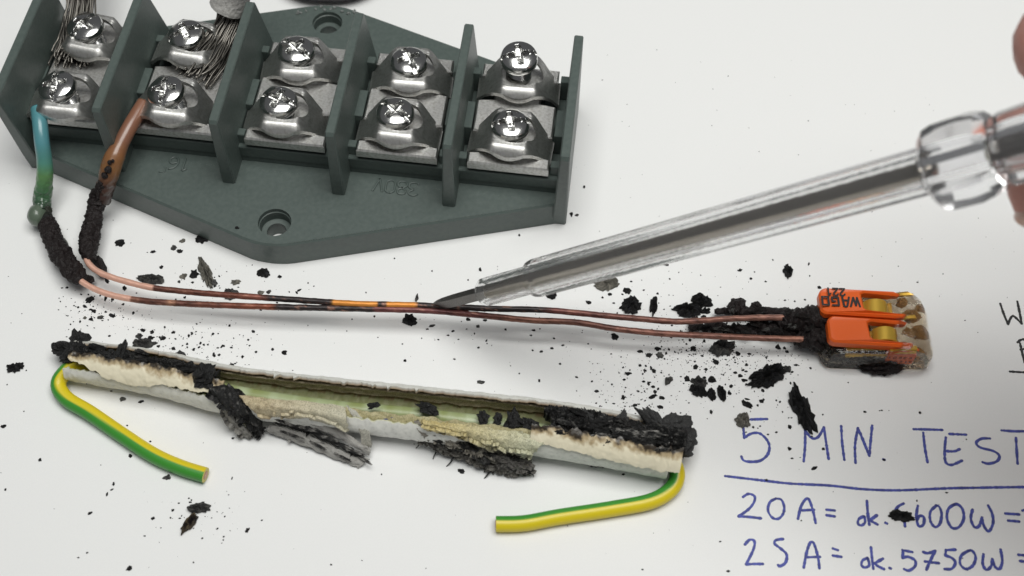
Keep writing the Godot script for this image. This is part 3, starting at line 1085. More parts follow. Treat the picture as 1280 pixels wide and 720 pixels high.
func shell(mb: MB, x0: float, x1: float, nx: int, lo: Callable, hi: Callable, np: int, dr: float, thick: float, colf: Callable, rough := 0.0) -> void:
	var cols := np + 1
	var st := mb.p.size()
	for side in 2:
		for i in nx + 1:
			var x := lerpf(x0, x1, float(i) / nx)
			var a: float = lo.call(x)
			var b: float = hi.call(x)
			for j in cols:
				var phi := lerpf(a, b, float(j) / np)
				var wob := 0.16 * nz.get_noise_2d(x * 0.9, phi * 0.5) + 0.04 * nz.get_noise_2d(x * 3.0, phi * 1.5)
				if rough > 0.0:
					var q0 := on_sheath(x, phi, dr)
					wob += rough * (0.8 * nz.get_noise_3dv(q0 * 6.0) + 0.7 * nz.get_noise_3dv(q0 * Vector3(7, 26, 26)) + 0.45 * cz.get_noise_3dv(q0 * Vector3(8, 18, 18)) + 0.3 * nz.get_noise_3dv(q0 * 50.0))
				mb.v(on_sheath(x, phi, dr + wob - side * thick), colf.call(x, phi, side))
	var one := (nx + 1) * cols
	mb.grid(st, nx + 1, cols, false)
	for r in nx:
		for k in np:
			mb.quad(st + one + r * cols + k, st + one + (r + 1) * cols + k, st + one + (r + 1) * cols + k + 1, st + one + r * cols + k + 1)
		mb.quad(st + r * cols, st + (r + 1) * cols, st + one + (r + 1) * cols, st + one + r * cols)
		mb.quad(st + (r + 1) * cols + np, st + r * cols + np, st + one + r * cols + np, st + one + (r + 1) * cols + np)
	for k in np:
		mb.quad(st + k + 1, st + k, st + one + k, st + one + k + 1)
		mb.quad(st + nx * cols + k, st + nx * cols + k + 1, st + one + nx * cols + k + 1, st + one + nx * cols + k)


func nn1(x: float, f: float, s: float) -> float:
	return nz.get_noise_2d(x * f, s)


func build_sheath() -> void:
	sheath_line = pl([-72.36, 3.5, 20.53, -57.54, 3.75, 22.44, -45.82, 4, 24.93, -30.45, 4.3, 26.62, -17.27, 4.4, 27.57, -4.16, 4.6, 28.71, 8.85, 4.7, 29.8, 26.67, 4.6, 32.36])
	var s := thing("cable_sheath", "white cable sheath split open lengthwise with burnt black and cream insides", "cable sheath", Vector3(-20.33, 0, 25.66))
	var white := Color(0.74, 0.74, 0.69)
	var cream := Color(0.66, 0.56, 0.36)
	var tan := Color(0.42, 0.33, 0.2)
	var black := Color(0.017, 0.016, 0.016)
	var ash := Color(0.34, 0.33, 0.31)
	# outer skin: from the torn near lip round underneath to the far lip
	var lo := func(x: float): return 52.0 + 7.0 * nn1(x, 1.6, 4.0) + 4.0 * nn1(x, 6.0, 8.0)
	var hi := func(x: float):
		var spike := 0.0
		if x > 330.0 and x < 560.0:
			var f := fposmod(x * 0.043 + 0.8 * nn1(x, 0.5, 3.0), 1.0)
			spike = 16.0 * maxf(0.0, 1.0 - f * 7.0)
		return 360.0 - 37.0 + 6.0 * nn1(x, 0.8, 40.0) + 3.0 * nn1(x, 4.0, 48.0) + spike - (14.0 if x < 195.0 and x > 138.0 else 0.0)
	var mb := MB.new()
	shell(mb, 90, 838, 300, lo, hi, 34, 0.0, 0.55, func(x, phi, side):
		if side == 0:
			return white
		var n := nn1(x, 2.0, phi * 0.8)
		if phi > 235.0:
			return Color(0.3, 0.2, 0.12).lerp(Color(0.46, 0.34, 0.2), clampf(n + 0.25, 0, 1))
		return Color(0.4, 0.42, 0.2).lerp(Color(0.58, 0.58, 0.36), clampf(n + 0.4, 0, 1)))
	part("outer_skin", mb, M.sheath_white, s, 50.0)
	# inner filler layer, its edge standing up inside the opening
	mb = MB.new()
	shell(mb, 270, 700, 160, func(x): return 252.0 + 8.0 * nn1(x, 0.7, 77.0), func(x): return 300.0 + 8.0 * nn1(x, 1.0, 71.0) + 5.0 * nn1(x, 5.0, 73.0), 10, -1.1, 0.3, func(x, phi, _side): return Color(0.55, 0.45, 0.29).lerp(Color(0.7, 0.62, 0.44), clampf(nn1(x, 2.0, phi) + 0.5, 0, 1)))
	part("inner_filler", mb, M.burnt_sheet, s, 50.0)
	mb = MB.new()
	shell(mb, 290, 700, 150, func(x): return 34.0 + 8.0 * nn1(x, 0.9, 177.0), func(x): return 66.0 + 10.0 * nn1(x, 1.0, 171.0), 10, -0.75, 0.35, func(x, phi, _side): return Color(0.62, 0.56, 0.33).lerp(Color(0.45, 0.4, 0.2), clampf(nn1(x, 3.0, phi) + 0.35, 0, 1)))
	part("inner_filler", mb, M.burnt_sheet, s, 50.0)
	# melted near lips, cream below and scorched brown along the upper edge
	var lip_l := [[96, 26.0], [120, 30.0], [138, 44.0], [152, 58.0], [175, 64.0], [198, 60.0], [214, 48.0], [250, 44.0], [288, 36.0]]
	var lip_r := [[664, 52.0], [700, 58.0], [760, 66.0], [820, 68.0], [852, 62.0]]
	for e in [[100.0, 288.0, 8.0, lip_l], [668.0, 850.0, 22.0, lip_r]]:
		mb = MB.new()
		var edge := func(x: float):
			var t: Array = e[3]
			for k in t.size() - 1:
				if x <= t[k + 1][0]:
					return lerpf(t[k][1], t[k + 1][1], smoothstep(0.0, 1.0, (x - t[k][0]) / (t[k + 1][0] - t[k][0])))
			return t[-1][1]
		shell(mb, e[0], e[1], 140, func(x): return e[2] + 9.0 * nn1(x, 1.1, 12.0) + 3.0 * nn1(x, 3.0, 16.0), func(x): return edge.call(x) + 5.0 * nn1(x, 1.2, 22.0) + 2.0 * nn1(x, 4.0, 26.0), 24, 0.6, 0.7, func(x, phi, _side):
			var q0 := on_sheath(x, phi, 0.0)
			var w: float = (phi - e[2]) / 34.0 + 0.35 * nz.get_noise_3dv(q0 * 6.0) + 0.25 * nz.get_noise_3dv(q0 * 22.0)
			var q := Color(0.03, 0.02, 0.012).lerp(tan, clampf((w - 0.1) * 5.0, 0, 1))
			return q.lerp(Color(0.76, 0.7, 0.53), clampf((w - 0.34) * 3.5, 0, 1)))
		part("melted_lip", mb, M.sheath_lip, s, 50.0)
	# char filling the two ends
	mb = MB.new()
	shell(mb, 98, 276, 260, func(x): return -34.0 + 8.0 * nn1(x, 2.0, 90.0), func(x): return 22.0 + 10.0 * nn1(x, 2.2, 94.0) + 8.0 * nn1(x, 8.0, 96.0), 40, -0.55, 1.6, func(x, phi, _s): return black.lerp(ash, clampf(nn1(x, 4.0, phi * 2.0) * 1.2 - 0.5, 0, 0.3)), 0.85)
	for e in [[Vector3(-71.41, 5.4, 18.34), 2.3, 1.6], [Vector3(-74.7, 3.4, 18.61), 1.7, 1.3], [Vector3(-69.94, 5.2, 19.83), 2.0, 1.2], [Vector3(-72.47, 4.4, 20.12), 1.8, 1.4], [Vector3(-48.89, 8.2, 24.82), 1.9, 1.7], [Vector3(-63.84, 6.6, 20.74), 2.6, 0.8], [Vector3(-66.34, 6.6, 21.33), 2.4, 0.9]]:
		lump(mb, e[0], Vector3(e[1], e[2] * 0.8, e[2]), Basis(Vector3.UP, e[1] * 9.0), e[1] * 31.0, 0.5, 1.0, black, 16, 24)
	part("charred_core", mb, M.char, s, 50.0)
	mb = MB.new()
	shell(mb, 680, 852, 260, func(x): return -28.0 + 8.0 * nn1(x, 2.0, 190.0), func(x): return 38.0 - 60.0 * clampf((706.0 - x) / 30.0, 0, 1) + 9.0 * nn1(x, 2.2, 194.0) + 8.0 * nn1(x, 8.0, 196.0), 44, -0.1, 1.9, func(x, phi, _s): return black.lerp(ash, clampf(nn1(x, 1.5, phi * 3.0) * 1.3 - 0.4, 0, 0.5)), 0.9)
	for e in [[Vector3(26.41, 7.2, 29.52), 3.2, 1.9], [Vector3(28.4, 5.6, 30.34), 2.4, 1.9], [Vector3(24.05, 7.6, 29.27), 3.0, 1.4], [Vector3(27.63, 4.4, 31.23), 2.6, 1.4], [Vector3(18.59, 8.4, 29.67), 2.0, 1.0], [Vector3(8.64, 8.2, 29.53), 2.4, 1.0], [Vector3(13.98, 8.6, 30.3), 3.0, 0.8], [Vector3(29.6, 4.4, 30.56), 1.5, 1.3]]:
		lump(mb, e[0], Vector3(e[1], e[2] * 0.8, e[2]), Basis(Vector3.UP, e[1] * 7.0), e[1] * 21.0, 0.5, 1.0, black.lerp(ash, 0.08), 16, 24)
	tube(mb, arc_samples(pl([22.9, 8.6, 29.54, 21.58, 9.2, 28.49, 20.42, 9.4, 27.38]), 0.3), PackedFloat32Array([0.55, 0.45, 0.15]), 8, [[0.0, black], [1.0, black]], 0.1, 8.0)
	part("charred_core", mb, M.char, s, 50.0)
	# loose crisp flakes of char lying on both ends and along the torn flaps
	var bits := []
	rng.seed = 555
	for k in 16:
		bits.append([on_sheath(rng.randf_range(702, 850), rng.randf_range(-16, 32), 0.35), rng.randf_range(2.0, 5.0), k % 4])
	for k in 9:
		bits.append([on_sheath(rng.randf_range(100, 262), rng.randf_range(-26, 14), 0.15), rng.randf_range(1.6, 4.0), 0 if k % 4 else 1])
	for e in [Vector3(-11.04, 4.6, 32.36), Vector3(-7.78, 3.6, 33.27), Vector3(-3.84, 3, 34.48), Vector3(0.32, 2.6, 35.2), Vector3(2.93, 2, 35.64), Vector3(1.29, 4, 34.67), Vector3(-5.84, 5, 33.27), Vector3(-9.65, 5.8, 31.73), Vector3(-2.33, 4.2, 34.11)]:
		bits.append([e, rng.randf_range(2.4, 5.0), 1])
	for e in [Vector3(-35.65, 4.4, 30.57), Vector3(-31.81, 4.2, 31.41), Vector3(-28.23, 3.6, 32.64), Vector3(-24.81, 2.6, 33.98), Vector3(-34.43, 2.4, 31.82), Vector3(-30.13, 2, 33.26), Vector3(-26.09, 1.6, 34.85), Vector3(-22.98, 1.6, 34.83)]:
		bits.append([e, rng.randf_range(3.0, 5.5), 2])
	for k in bits.size():
		var e: Array = bits[k]
		var pal: Array = [[black, Color(0.03, 0.03, 0.03)], [black, Color(0.09, 0.088, 0.085)], [Color(0.03, 0.029, 0.028), ash], [black, Color(0.05, 0.05, 0.05)]][e[2]]
		var fm := flake(e[1], e[1] * (rng.randf_range(0.22, 0.4) if k < 34 else rng.randf_range(0.12, 0.2)), 0.3 if k < 34 else 0.14, 700 + k, pal[0], pal[1])
		var along := -0.16 if k < 25 else (-0.36 if k < 34 else -0.4)
		rng.seed = 900 + k
		var bs := Basis(Vector3.UP, along + rng.randf_range(-0.25, 0.25)) * Basis(Vector3.RIGHT, rng.randf_range(0.1, 0.8))
		var at: Vector3 = (e[0] as Vector3) - (base_of[s] as Vector3)
		share("char_flake", fm, M.flake, s, Transform3D(bs, at))
	# flaps torn out over the near side
	mb = MB.new()
	sheet(mb, pl([-47.54, 8.6, 27, -44.76, 8.8, 26.53, -42.23, 7.6, 27.5, -40.48, 5, 28.82, -39.06, 1.2, 30.62]), pl([-47.37, 8.2, 27.65, -45.37, 7, 29.37, -43.85, 5.2, 30.25, -42.37, 2.8, 30.57, -40.17, 0.8, 31.5]), 46, 20, 0.9, Vector3(0, 0.9, 0.5), 0.55, 9.0, 0.08, func(_u, _v, q): return black.lerp(ash, clampf(nz.get_noise_3dv(q * 30.0) * 1.6 - 0.55, 0, 0.8)))
	part("black_char_flap", mb, M.char, s, 45.0)
	mb = MB.new()
	sheet(mb, pl([-45.21, 5.6, 28.65, -44.55, 5, 29.32, -43.12, 3.2, 30.37, -41.25, 1.6, 31.37]), pl([-46.08, 3.6, 28.55, -45.5, 2.2, 29.57, -43.62, 0.9, 31.15, -41.71, 0.5, 32.01]), 30, 12, 0.7, Vector3(0, 0.5, 0.3), 0.4, 9.0, 0.12, func(_u, _v, q): return Color(0.25, 0.24, 0.22).lerp(black, clampf(nz.get_noise_3dv(q * 26.0) * 1.6, 0, 0.9)))
	part("grey_ash_flap", mb, M.char, s, 45.0)
	mb = MB.new()   # cream membrane running down from the opening to the long grey flap
	sheet(mb, pl([-42.77, 8, 27.73, -38.82, 8.2, 28.2, -34.92, 8.3, 28.48, -29.75, 8.4, 28.83, -25.61, 8.4, 29.18]), pl([-39.39, 5.6, 30.36, -36.92, 5.8, 30.32, -33.41, 6.2, 30.2, -29.49, 6.2, 30.7, -25.02, 5.4, 32.21]), 50, 20, 0.45, Vector3(0, 1.3, 0.9), 0.3, 7.0, 0.06, func(u, v, q):
		var c := cream.lerp(Color(0.6, 0.57, 0.43), clampf(u * 1.4 - 0.3, 0, 1))
		c = c.lerp(Color(0.2, 0.14, 0.07), clampf(nz.get_noise_3dv(q * 17.0) * 1.2 - 0.1 + (0.45 - u), 0, 0.85) * 0.8)
		return c.lerp(Color(0.2, 0.18, 0.14), clampf((v - 0.85) * 3.0, 0, 0.6)))
	part("cream_membrane", mb, M.burnt_sheet, s, 50.0)
	mb = MB.new()
	sheet(mb, pl([-25.76, 7.6, 28.49, -24.05, 7.2, 29.2, -23.15, 6.4, 29.75]), pl([-23.11, 2.6, 32.9, -22.34, 2.2, 33.09, -21.59, 1.6, 33.2]), 14, 30, 0.4, Vector3(0.5, 0.9, 0.2), 0.25, 7.0, 0.05, func(_u, v, q): return Color(0.58, 0.57, 0.49).lerp(Color(0.3, 0.28, 0.24), clampf(v * 0.5 + nz.get_noise_3dv(q * 20.0) * 0.5, 0, 0.8)))
	part("cream_strand", mb, M.burnt_sheet, s, 50.0)
	# long grey flap of stacked ash layers
	for e in [[pl([-37.91, 4.6, 29.06, -33.94, 5.2, 29, -29.28, 5, 30.24, -25.2, 3.8, 31.87, -21.53, 2, 33.53]), pl([-37.78, 4, 29.62, -34.16, 4.4, 30.06, -29.62, 4, 31.48, -25.39, 3, 33.06, -21.62, 1.4, 34.39]), 0.5, ash],
			[pl([-37.96, 3, 29.27, -34.35, 3.2, 29.76, -29.76, 2.8, 31.34, -25.45, 2.2, 33.11, -22.68, 1.2, 34.35]), pl([-37.77, 2.6, 30.08, -34.28, 2.6, 30.76, -29.72, 2.2, 32.2, -25.41, 1.7, 33.87, -23.03, 0.9, 34.94]), 0.7, black],
			[pl([-38.31, 2.4, 30.16, -34.56, 2.4, 30.82, -29.72, 2, 32.39, -25.41, 1.5, 34.06, -21.75, 0.9, 34.73]), pl([-38.89, 1.2, 30.9, -35.09, 1, 32.05, -30.18, 0.8, 33.85, -25.86, 0.6, 35.37, -23.46, 0.4, 36.14]), 0.5, ash]]:
		mb = MB.new()
		var tone: Color = e[3]
		sheet(mb, e[0], e[1], 70, 12, e[2], Vector3(0, 0.35, 0.15), 0.28, 10.0, 0.14, func(_u, v, q): return tone.lerp(black, clampf(nz.get_noise_3dv(q * Vector3(6, 30, 30)) * 1.6 - 0.4 + absf(v - 0.5) * 0.35, 0, 0.9)))
		part("ash_layer", mb, M.char, s, 40.0)
	# fibrous flap further right, cream where it joins the sheath
	mb = MB.new()
	sheet(mb, pl([-13.22, 8.4, 30.79, -9.12, 8.6, 31.24, -4.01, 8.7, 31.72, 1.72, 8.5, 32.3, 7.2, 7.9, 32.56]), pl([-12.7, 7.4, 31.4, -8.83, 7, 32.13, -4.43, 6.2, 33.34, -0.03, 5.2, 34.32, 3.83, 4.6, 34.54]), 80, 22, 0.6, Vector3(0, 1.2, 0.8), 0.42, 9.0, 0.16, func(u, v, q):
		var c := Color(0.66, 0.55, 0.26).lerp(Color(0.62, 0.62, 0.44), clampf(u * 1.6 - 0.4, 0, 1))
		c = c.lerp(Color(0.22, 0.2, 0.12), clampf(nz.get_noise_3dv(q * 34.0) * 1.7 - 0.35, 0, 0.8))
		return c.lerp(Color(0.12, 0.11, 0.09), clampf((v - 0.8) * 4.0 + nz.get_noise_3dv(q * 30.0), 0, 0.85)))
	part("cream_membrane", mb, M.burnt_sheet, s, 45.0)
	for e in [[pl([-14.44, 7.4, 30.36, -11.1, 6.8, 30.74, -6.56, 5.8, 31.85, -1.34, 4.4, 33.31, 4.12, 3.2, 33.88]), pl([-14.21, 4.6, 31.39, -10.65, 4.2, 32.58, -5.94, 3.4, 33.93, -0.97, 2.4, 35.04, 4.48, 1.8, 35.47]), 0.6, Color(0.27, 0.25, 0.215)],
			[pl([-14.31, 3.8, 30.58, -10.73, 3.2, 31.82, -5.98, 2.4, 33.33, -0.98, 1.8, 34.63, 4.48, 1.4, 35.01]), pl([-13.89, 2.2, 31.65, -10.45, 1.4, 32.67, -5.93, 0.9, 34.19, -1.16, 0.5, 35.88, 4.29, 0.4, 35.98]), 0.5, Color(0.16, 0.15, 0.135)],
			[pl([-1.3, 4.4, 34.15, 1.28, 3.8, 34.3, 4.39, 3.2, 34.28]), pl([-0.96, 2.8, 35.36, 1.64, 2.2, 35.79, 4.9, 1.4, 35.97]), 0.6, Color(0.13, 0.125, 0.115)]]:
		mb = MB.new()
		var tone: Color = e[3]
		sheet(mb, e[0], e[1], 90, 18, e[2], Vector3(0, 0.6, 0.3), 0.55, 14.0, 0.2, func(_u, _v, q): return tone.lerp(black, clampf(nz.get_noise_3dv(q * Vector3(10, 40, 40)) * 1.8 - 0.05, 0, 0.95)))
		part("ash_layer", mb, M.char, s, 38.0)
	for e in [[pl([-13.64, 2.4, 31.45, -14.03, 1.2, 32.05, -14.46, 0.2, 32.03])], [pl([-10.71, 1.6, 32.63, -11.21, 0.9, 33.19, -11.57, 0.15, 33.86])], [pl([-8.29, 1.4, 33.84, -8.52, 0.8, 34.42, -9.27, 0.15, 35.02])], [pl([-2.2, 0.8, 35.93, -2.69, 0.5, 36.52, -3.06, 0.1, 36.78])], [pl([4, 1.2, 35.79, 4.8, 0.8, 35.99, 4.96, 0.15, 36.11])]]:
		mb = MB.new()
		tube(mb, arc_samples(e[0], 0.25), PackedFloat32Array([0.2, 0.13, 0.06]), 6, [[0.0, black], [1.0, black]])
		part("char_thread", mb, M.char, s, 180.0)
	# crumbs of char caught in the opening
	for e in [[Vector3(-12.73, 6.8, 27.96), 1.2], [Vector3(-3.63, 6.8, 29.2), 1.0], [Vector3(1.01, 7, 29.63), 1.5], [Vector3(-1.3, 7, 29.46), 0.9], [Vector3(-21.3, 7.4, 28.29), 0.7], [Vector3(3.84, 7.4, 30.24), 1.2]]:
		mb = MB.new()
		lump(mb, e[0], Vector3(1.25, 0.4, 0.7) * e[1], Basis(Vector3.UP, e[1] * 5.0), e[1] * 13.0, 0.9, 1.0, black, 10, 16)
		part("char_crumb", mb, M.char, s, 20.0)
	for e in [[Vector3(-19.25, 6.6, 30.07), 0.35], [Vector3(-18.24, 6.9, 29.74), 0.45]]:
		mb = MB.new()
		lump(mb, e[0], Vector3(1.3, 0.25, 0.8) * e[1], Basis(), e[1] * 13.0, 0.3, 1.0, Color(0.03, 0.04, 0.22), 8, 12)
		part("blue_ink_mark", mb, M.flake, s, 60.0)


func build_earth_wire() -> void:
	var e := thing("earth_wire", "green and yellow striped wire bent back out of both sheath ends", "wire", Vector3(-20.26, 0, 26.4))
	var path := pl([-47.57, 1.3, 39.05, -51.88, 1.3, 37.88, -56.77, 1.3, 35.89, -62.65, 1.3, 32.49, -68.31, 1.5, 29.11, -72.48, 1.6, 26.88, -74.39, 1.9, 24.61, -73.75, 2.5, 22.64, -71.56, 3, 21.12, -64.41, 3.2, 21.91, -53.4, 3.4, 23.68, -41.14, 3.6, 25.8, -27.79, 3.9, 27.29, -14.64, 4, 27.96, -1.54, 4.2, 29.1, 11.5, 4, 30.32, 21.89, 3.7, 31.63, 26.07, 3.2, 32.73, 27.93, 2.4, 34.8, 27.29, 1.8, 37.49, 23.94, 1.5, 39.87, 17.56, 1.3, 41.48, 9.31, 1.3, 43.24, 3.66, 1.3, 44.6, -0.75, 1.3, 44.96])
	var s := arc_samples(path, 0.5)
	var mb := MB.new()
	var n := 30
	var m := s.size()
	var green := Color(0.05, 0.27, 0.035)
	var yellow := Color(0.66, 0.53, 0.012)
	# the side that shows the yellow stripe, along the wire
	var side := pl([0.6, 0.1, -0.7, 0.6, 0.1, -0.7, 0.7, 0.2, -0.5, 1.0, 0.2, 0.2, 0.3, -1, 0.2, 0, -1, 0, 0, -1, 0, 0, -1, 0, 0, -1, 0, 0, -1, 0, 0.2, -1, 0, 0.9, -0.2, 0.1, 0.5, 0.15, 0.9, 0.1, 0.2, 1.0, 0.1, 0.2, 1.0])
	var nrm := Vector3.ZERO
	for k in m:
		var t := (s[mini(k + 1, m - 1)] - s[maxi(k - 1, 0)]).normalized()
		nrm = frame_of(t)[0] if k == 0 else (nrm - t * nrm.dot(t)).normalized()
		var b := t.cross(nrm)
		var q := cr(side, float(k) / (m - 1)).normalized()
		q = (q - t * q.dot(t)).normalized()
		for j in n:
			var a := TAU * j / n
			var d := nrm * cos(a) + b * sin(a)
			var w := d.dot(q)
			var inside := smoothstep(0.335, 0.36, float(k) / m) * (1.0 - smoothstep(0.7, 0.73, float(k) / m))
			var stain := Color(0.26, 0.3, 0.12).lerp(Color(0.45, 0.52, 0.34), clampf(nz.get_noise_3dv(s[k] * Vector3(5, 5, 5)) + float(k) / m * 1.6 - 0.4, 0, 1))
			mb.v(s[k] + d * 1.27, green.lerp(yellow, smoothstep(-0.08, 0.12, w - 0.08)).lerp(stain, inside))
	mb.grid(0, m, n, true)
	part("insulation", mb, M.earth_skin, e, 180.0)
	for k in [0, m - 1]:
		var t: Vector3 = (s[1] - s[0]).normalized() * -1.0 if k == 0 else (s[m - 1] - s[m - 2]).normalized()
		var fr := frame_of(t)
		var x := Transform3D(Basis(fr[0], t, (fr[0] as Vector3).cross(t)), s[k])
		mb = MB.new()
		lathe(mb, x, [1.27, -0.01, 1.2, 0.03, 0.72, 0.02, 0.7, 0.0], 26, Color(0.6, 0.52, 0.1))
		part("cut_face", mb, M.earth_skin, e, 40.0, false)
		mb = MB.new()
		lathe(mb, x, [0.68, -0.4, 0.68, 0.06, 0.6, 0.12, 0.0, 0.13], 20, Color(0.5, 0.3, 0.22))
		part("conductor", mb, M.copper, e, 40.0, false)


# ---------- lever connector ----------
func build_connector() -> void:
	var c := thing("lever_connector", "clear wire connector with two orange levers, melted and sooty at its front", "wire connector", Vector3(62, 0, 7.3))
	var yaw := Basis(Vector3.UP, deg_to_rad(0.6))
	# housing: rounded clear body in side outline x, y swept over its width
	var side := PackedVector2Array([Vector2(53.6, 0.3), Vector2(54.4, 0.05), Vector2(66.5, 0.05), Vector2(71.6, 0.3), Vector2(72.3, 1.4), Vector2(72.0, 4.0), Vector2(70.6, 6.4), Vector2(68.8, 7.6), Vector2(66.0, 7.4), Vector2(64.4, 6.0), Vector2(56.0, 5.6), Vector2(53.9, 5.0), Vector2(53.3, 3.6), Vector2(53.2, 1.2)])
	var mb := MB.new()
	var slices := 15
	for k in slices:
		var w := float(k) / (slices - 1)
		var z := lerpf(1.6, 13.2, w)
		var f := 1.0 - 0.1 * pow(absf(w * 2.0 - 1.0), 8.0)
		for q in side:
			var ctr := Vector2(62.8, 3.6)
			var r := ctr + (q - ctr) * f
			var p := Vector3(r.x, r.y, z)
			p += Vector3(nz.get_noise_3dv(p * 7.0), nz.get_noise_3dv(p * 7.0 + Vector3(9, 0, 0)), nz.get_noise_3dv(p * 7.0 + Vector3(0, 9, 0))) * 0.3
			p.y = maxf(p.y, 0.05)
			mb.v(p)
	var m := side.size()
	mb.grid(0, slices, m, true)
	for k in [0, slices - 1]:
		var t := Geometry2D.triangulate_polygon(side)
		for e in t.size() / 3:
			var tr := [t[e * 3], t[e * 3 + 1], t[e * 3 + 2]]
			var cw := (side[tr[1]] - side[tr[0]]).cross(side[tr[2]] - side[tr[0]]) < 0.0
			if cw == (k == 0):
				mb.tri(k * m + tr[0], k * m + tr[1], k * m + tr[2])
			else:
				mb.tri(k * m + tr[0], k * m + tr[2], k * m + tr[1])
	part("clear_housing", mb, M.clear_amber, c, 40.0)
	# levers: tongue, then two rails beside an open window
	for e in [[4.4, 0.0, 0.0], [9.85, 0.9, -0.35]]:
		var z0: float = e[0]
		var dx: float = e[1]
		var lever := MB.new()
		var hw := 2.6
		var out := PackedVector2Array()
		for k in 7:
			var a := lerpf(90.0, 180.0, k / 6.0)
			out.append(Vector2(53.85 + dx + 1.25 * cos(deg_to_rad(a)), z0 - hw + 1.25 - 1.25 * sin(deg_to_rad(a))))
		for k in 7:
			var a := lerpf(180.0, 270.0, k / 6.0)
			out.append(Vector2(53.85 + dx + 1.25 * cos(deg_to_rad(a)), z0 + hw - 1.25 - 1.25 * sin(deg_to_rad(a))))
		for q in [[66.6, hw], [67.2, hw - 0.5], [67.2, hw - 0.95], [60.3, hw - 0.95], [59.9, hw - 1.3], [59.7, -hw + 1.2], [60.3, -hw + 0.85], [66.4, -hw + 0.85], [66.8, -hw + 0.4], [65.6, -hw]]:
			out.append(Vector2(q[0] + dx * 0.6, z0 + q[1]))
		prism(lever, out, func(q: Vector2, h: float): return Vector3(q.x, h + 8.3 + e[2] - pow(maxf(0.0, q.x - 60.0) / 7.0, 2.0) * 0.9 - pow(maxf(0.0, 56.0 - q.x) / 3.5, 2.0) * 0.8, q.y), -1.9, 0.0, 0.3)
		var lv := part("lever", lever, M.lever_orange, c, 32.0)
		if e[1] == 0.0:
			lv.set_meta("label", "orange lever with black printed figures")
			var ink_mb := MB.new()
			glyphs(ink_mb, "WAGO", Vector3(59.15, 8.33, 3.9), Vector3(-1, 0, 0), Vector3(0, 0, 1), Vector2(1.62, 1.75), 1.7, 0.36, false)
			part("printed_name", ink_mb, M.print_black, lv, 0.0, false)
			ink_mb = MB.new()
			glyphs(ink_mb, "221", Vector3(56.9, 8.33, 2.15), Vector3(-1, 0, 0), Vector3(0, 0, 1), Vector2(1.5, 1.4), 1.15, 0.3, false)
			part("printed_number", ink_mb, M.print_black, lv, 0.0, false)
		else:
			lv.set_meta("label", "plain orange lever on the near side")
		mb = MB.new()
		tube(mb, pl([61.3 + dx, 6.4, z0, 61.9 + dx, 7.0, z0, 62.5 + dx, 7.3, z0, 63.3 + dx, 7.3, z0, 64.1 + dx, 7.0, z0, 64.7 + dx, 6.3, z0]), PackedFloat32Array([0.3, 0.3]), 4, [[0.0, Color.WHITE], [1.0, Color.WHITE]])
		mb = MB.new()
		var arc := PackedVector2Array()
		for k in 9:
			var a := lerpf(160.0, 20.0, k / 8.0)
			arc.append(Vector2(62.6 + dx + 2.2 * cos(deg_to_rad(a)), 5.3 + 2.0 * sin(deg_to_rad(a))))
		arc.append(Vector2(64.4 + dx, 5.2))
		arc.append(Vector2(60.9 + dx, 5.2))
		prism(mb, arc, func(q: Vector2, h: float): return Vector3(q.x, q.y, z0 + 0.1 + h), -1.35, 1.35, 0.12)
		part("clamp_spring", mb, M.brass, c, 30.0)
		mb = MB.new()
		box(mb, Transform3D(Basis(Vector3(0, 0, 1), 0.12), Vector3(61.6, 3.6, z0)), Vector3(4.4, 0.4, 1.7), 0.12)
		part("contact_bar", mb, M.brass, c, 30.0)
	# orange lever feet and soot inside the housing
	mb = MB.new()
	box(mb, Transform3D(Basis(), Vector3(66.4, 3.4, 12.0)), Vector3(2.4, 1.7, 0.35), 0.1)
	part("lever_foot", mb, M.lever_orange, c, 30.0)
	mb = MB.new()
	lump(mb, Vector3(63.4, 1.5, 11.6), Vector3(4.2, 1.2, 1.6), Basis(), 5.0, 0.45, 1.0, Color(0.02, 0.018, 0.016), 16, 24)
	lump(mb, Vector3(62.2, 0.6, 13.4), Vector3(2.0, 0.5, 0.7), Basis(), 9.0, 1.1, 1.0, Color(0.02, 0.018, 0.016), 16, 24)
	lump(mb, Vector3(58.0, 2.2, 7.0), Vector3(4.0, 1.6, 4.2), Basis(), 15.0, 0.4, 1.0, Color(0.025, 0.02, 0.018), 16, 24)
	lump(mb, Vector3(65.0, 0.8, 13.5), Vector3(2.4, 0.7, 0.7), Basis(Vector3.UP, 0.2), 19.0, 1.1, 1.0, Color(0.02, 0.018, 0.016), 16, 24)
	part("soot", mb, M.char, c, 60.0)
	mb = MB.new()
	for e in [[67.4, 5.6, 3.2, 1.0], [68.6, 4.6, 5.4, 1.3], [67.8, 5.4, 9.0, 0.9], [69.6, 3.6, 8.2, 1.2], [70.2, 4.6, 3.6, 0.8], [69.0, 3.0, 11.4, 1.0]]:
		lump(mb, Vector3(e[0], e[1], e[2]), Vector3(1.0, 0.7, 0.9) * e[3], Basis(Vector3.UP, e[0] * 3.0), e[2] * 7.0, 0.5, 1.0, Color(0.3, 0.17, 0.06), 10, 14)
	part("scorched_residue", mb, M.char, c, 30.0)
	for e in [[66.2, 5.7, 12.2], [66.8, 5.9, 6.4], [67.2, 6.2, 1.9]]:
		mb = MB.new()
		box(mb, Transform3D(Basis(Vector3.UP, 0.1), Vector3(e[0], e[1], e[2])), Vector3(2.2, 0.3, 0.35), 0.08)
		part("contact_cage", mb, M.brass, c, 30.0)
	# fine print on the near side and raised marks on the end
	mb = MB.new()
	var lift := 13.28
	rng.seed = 77
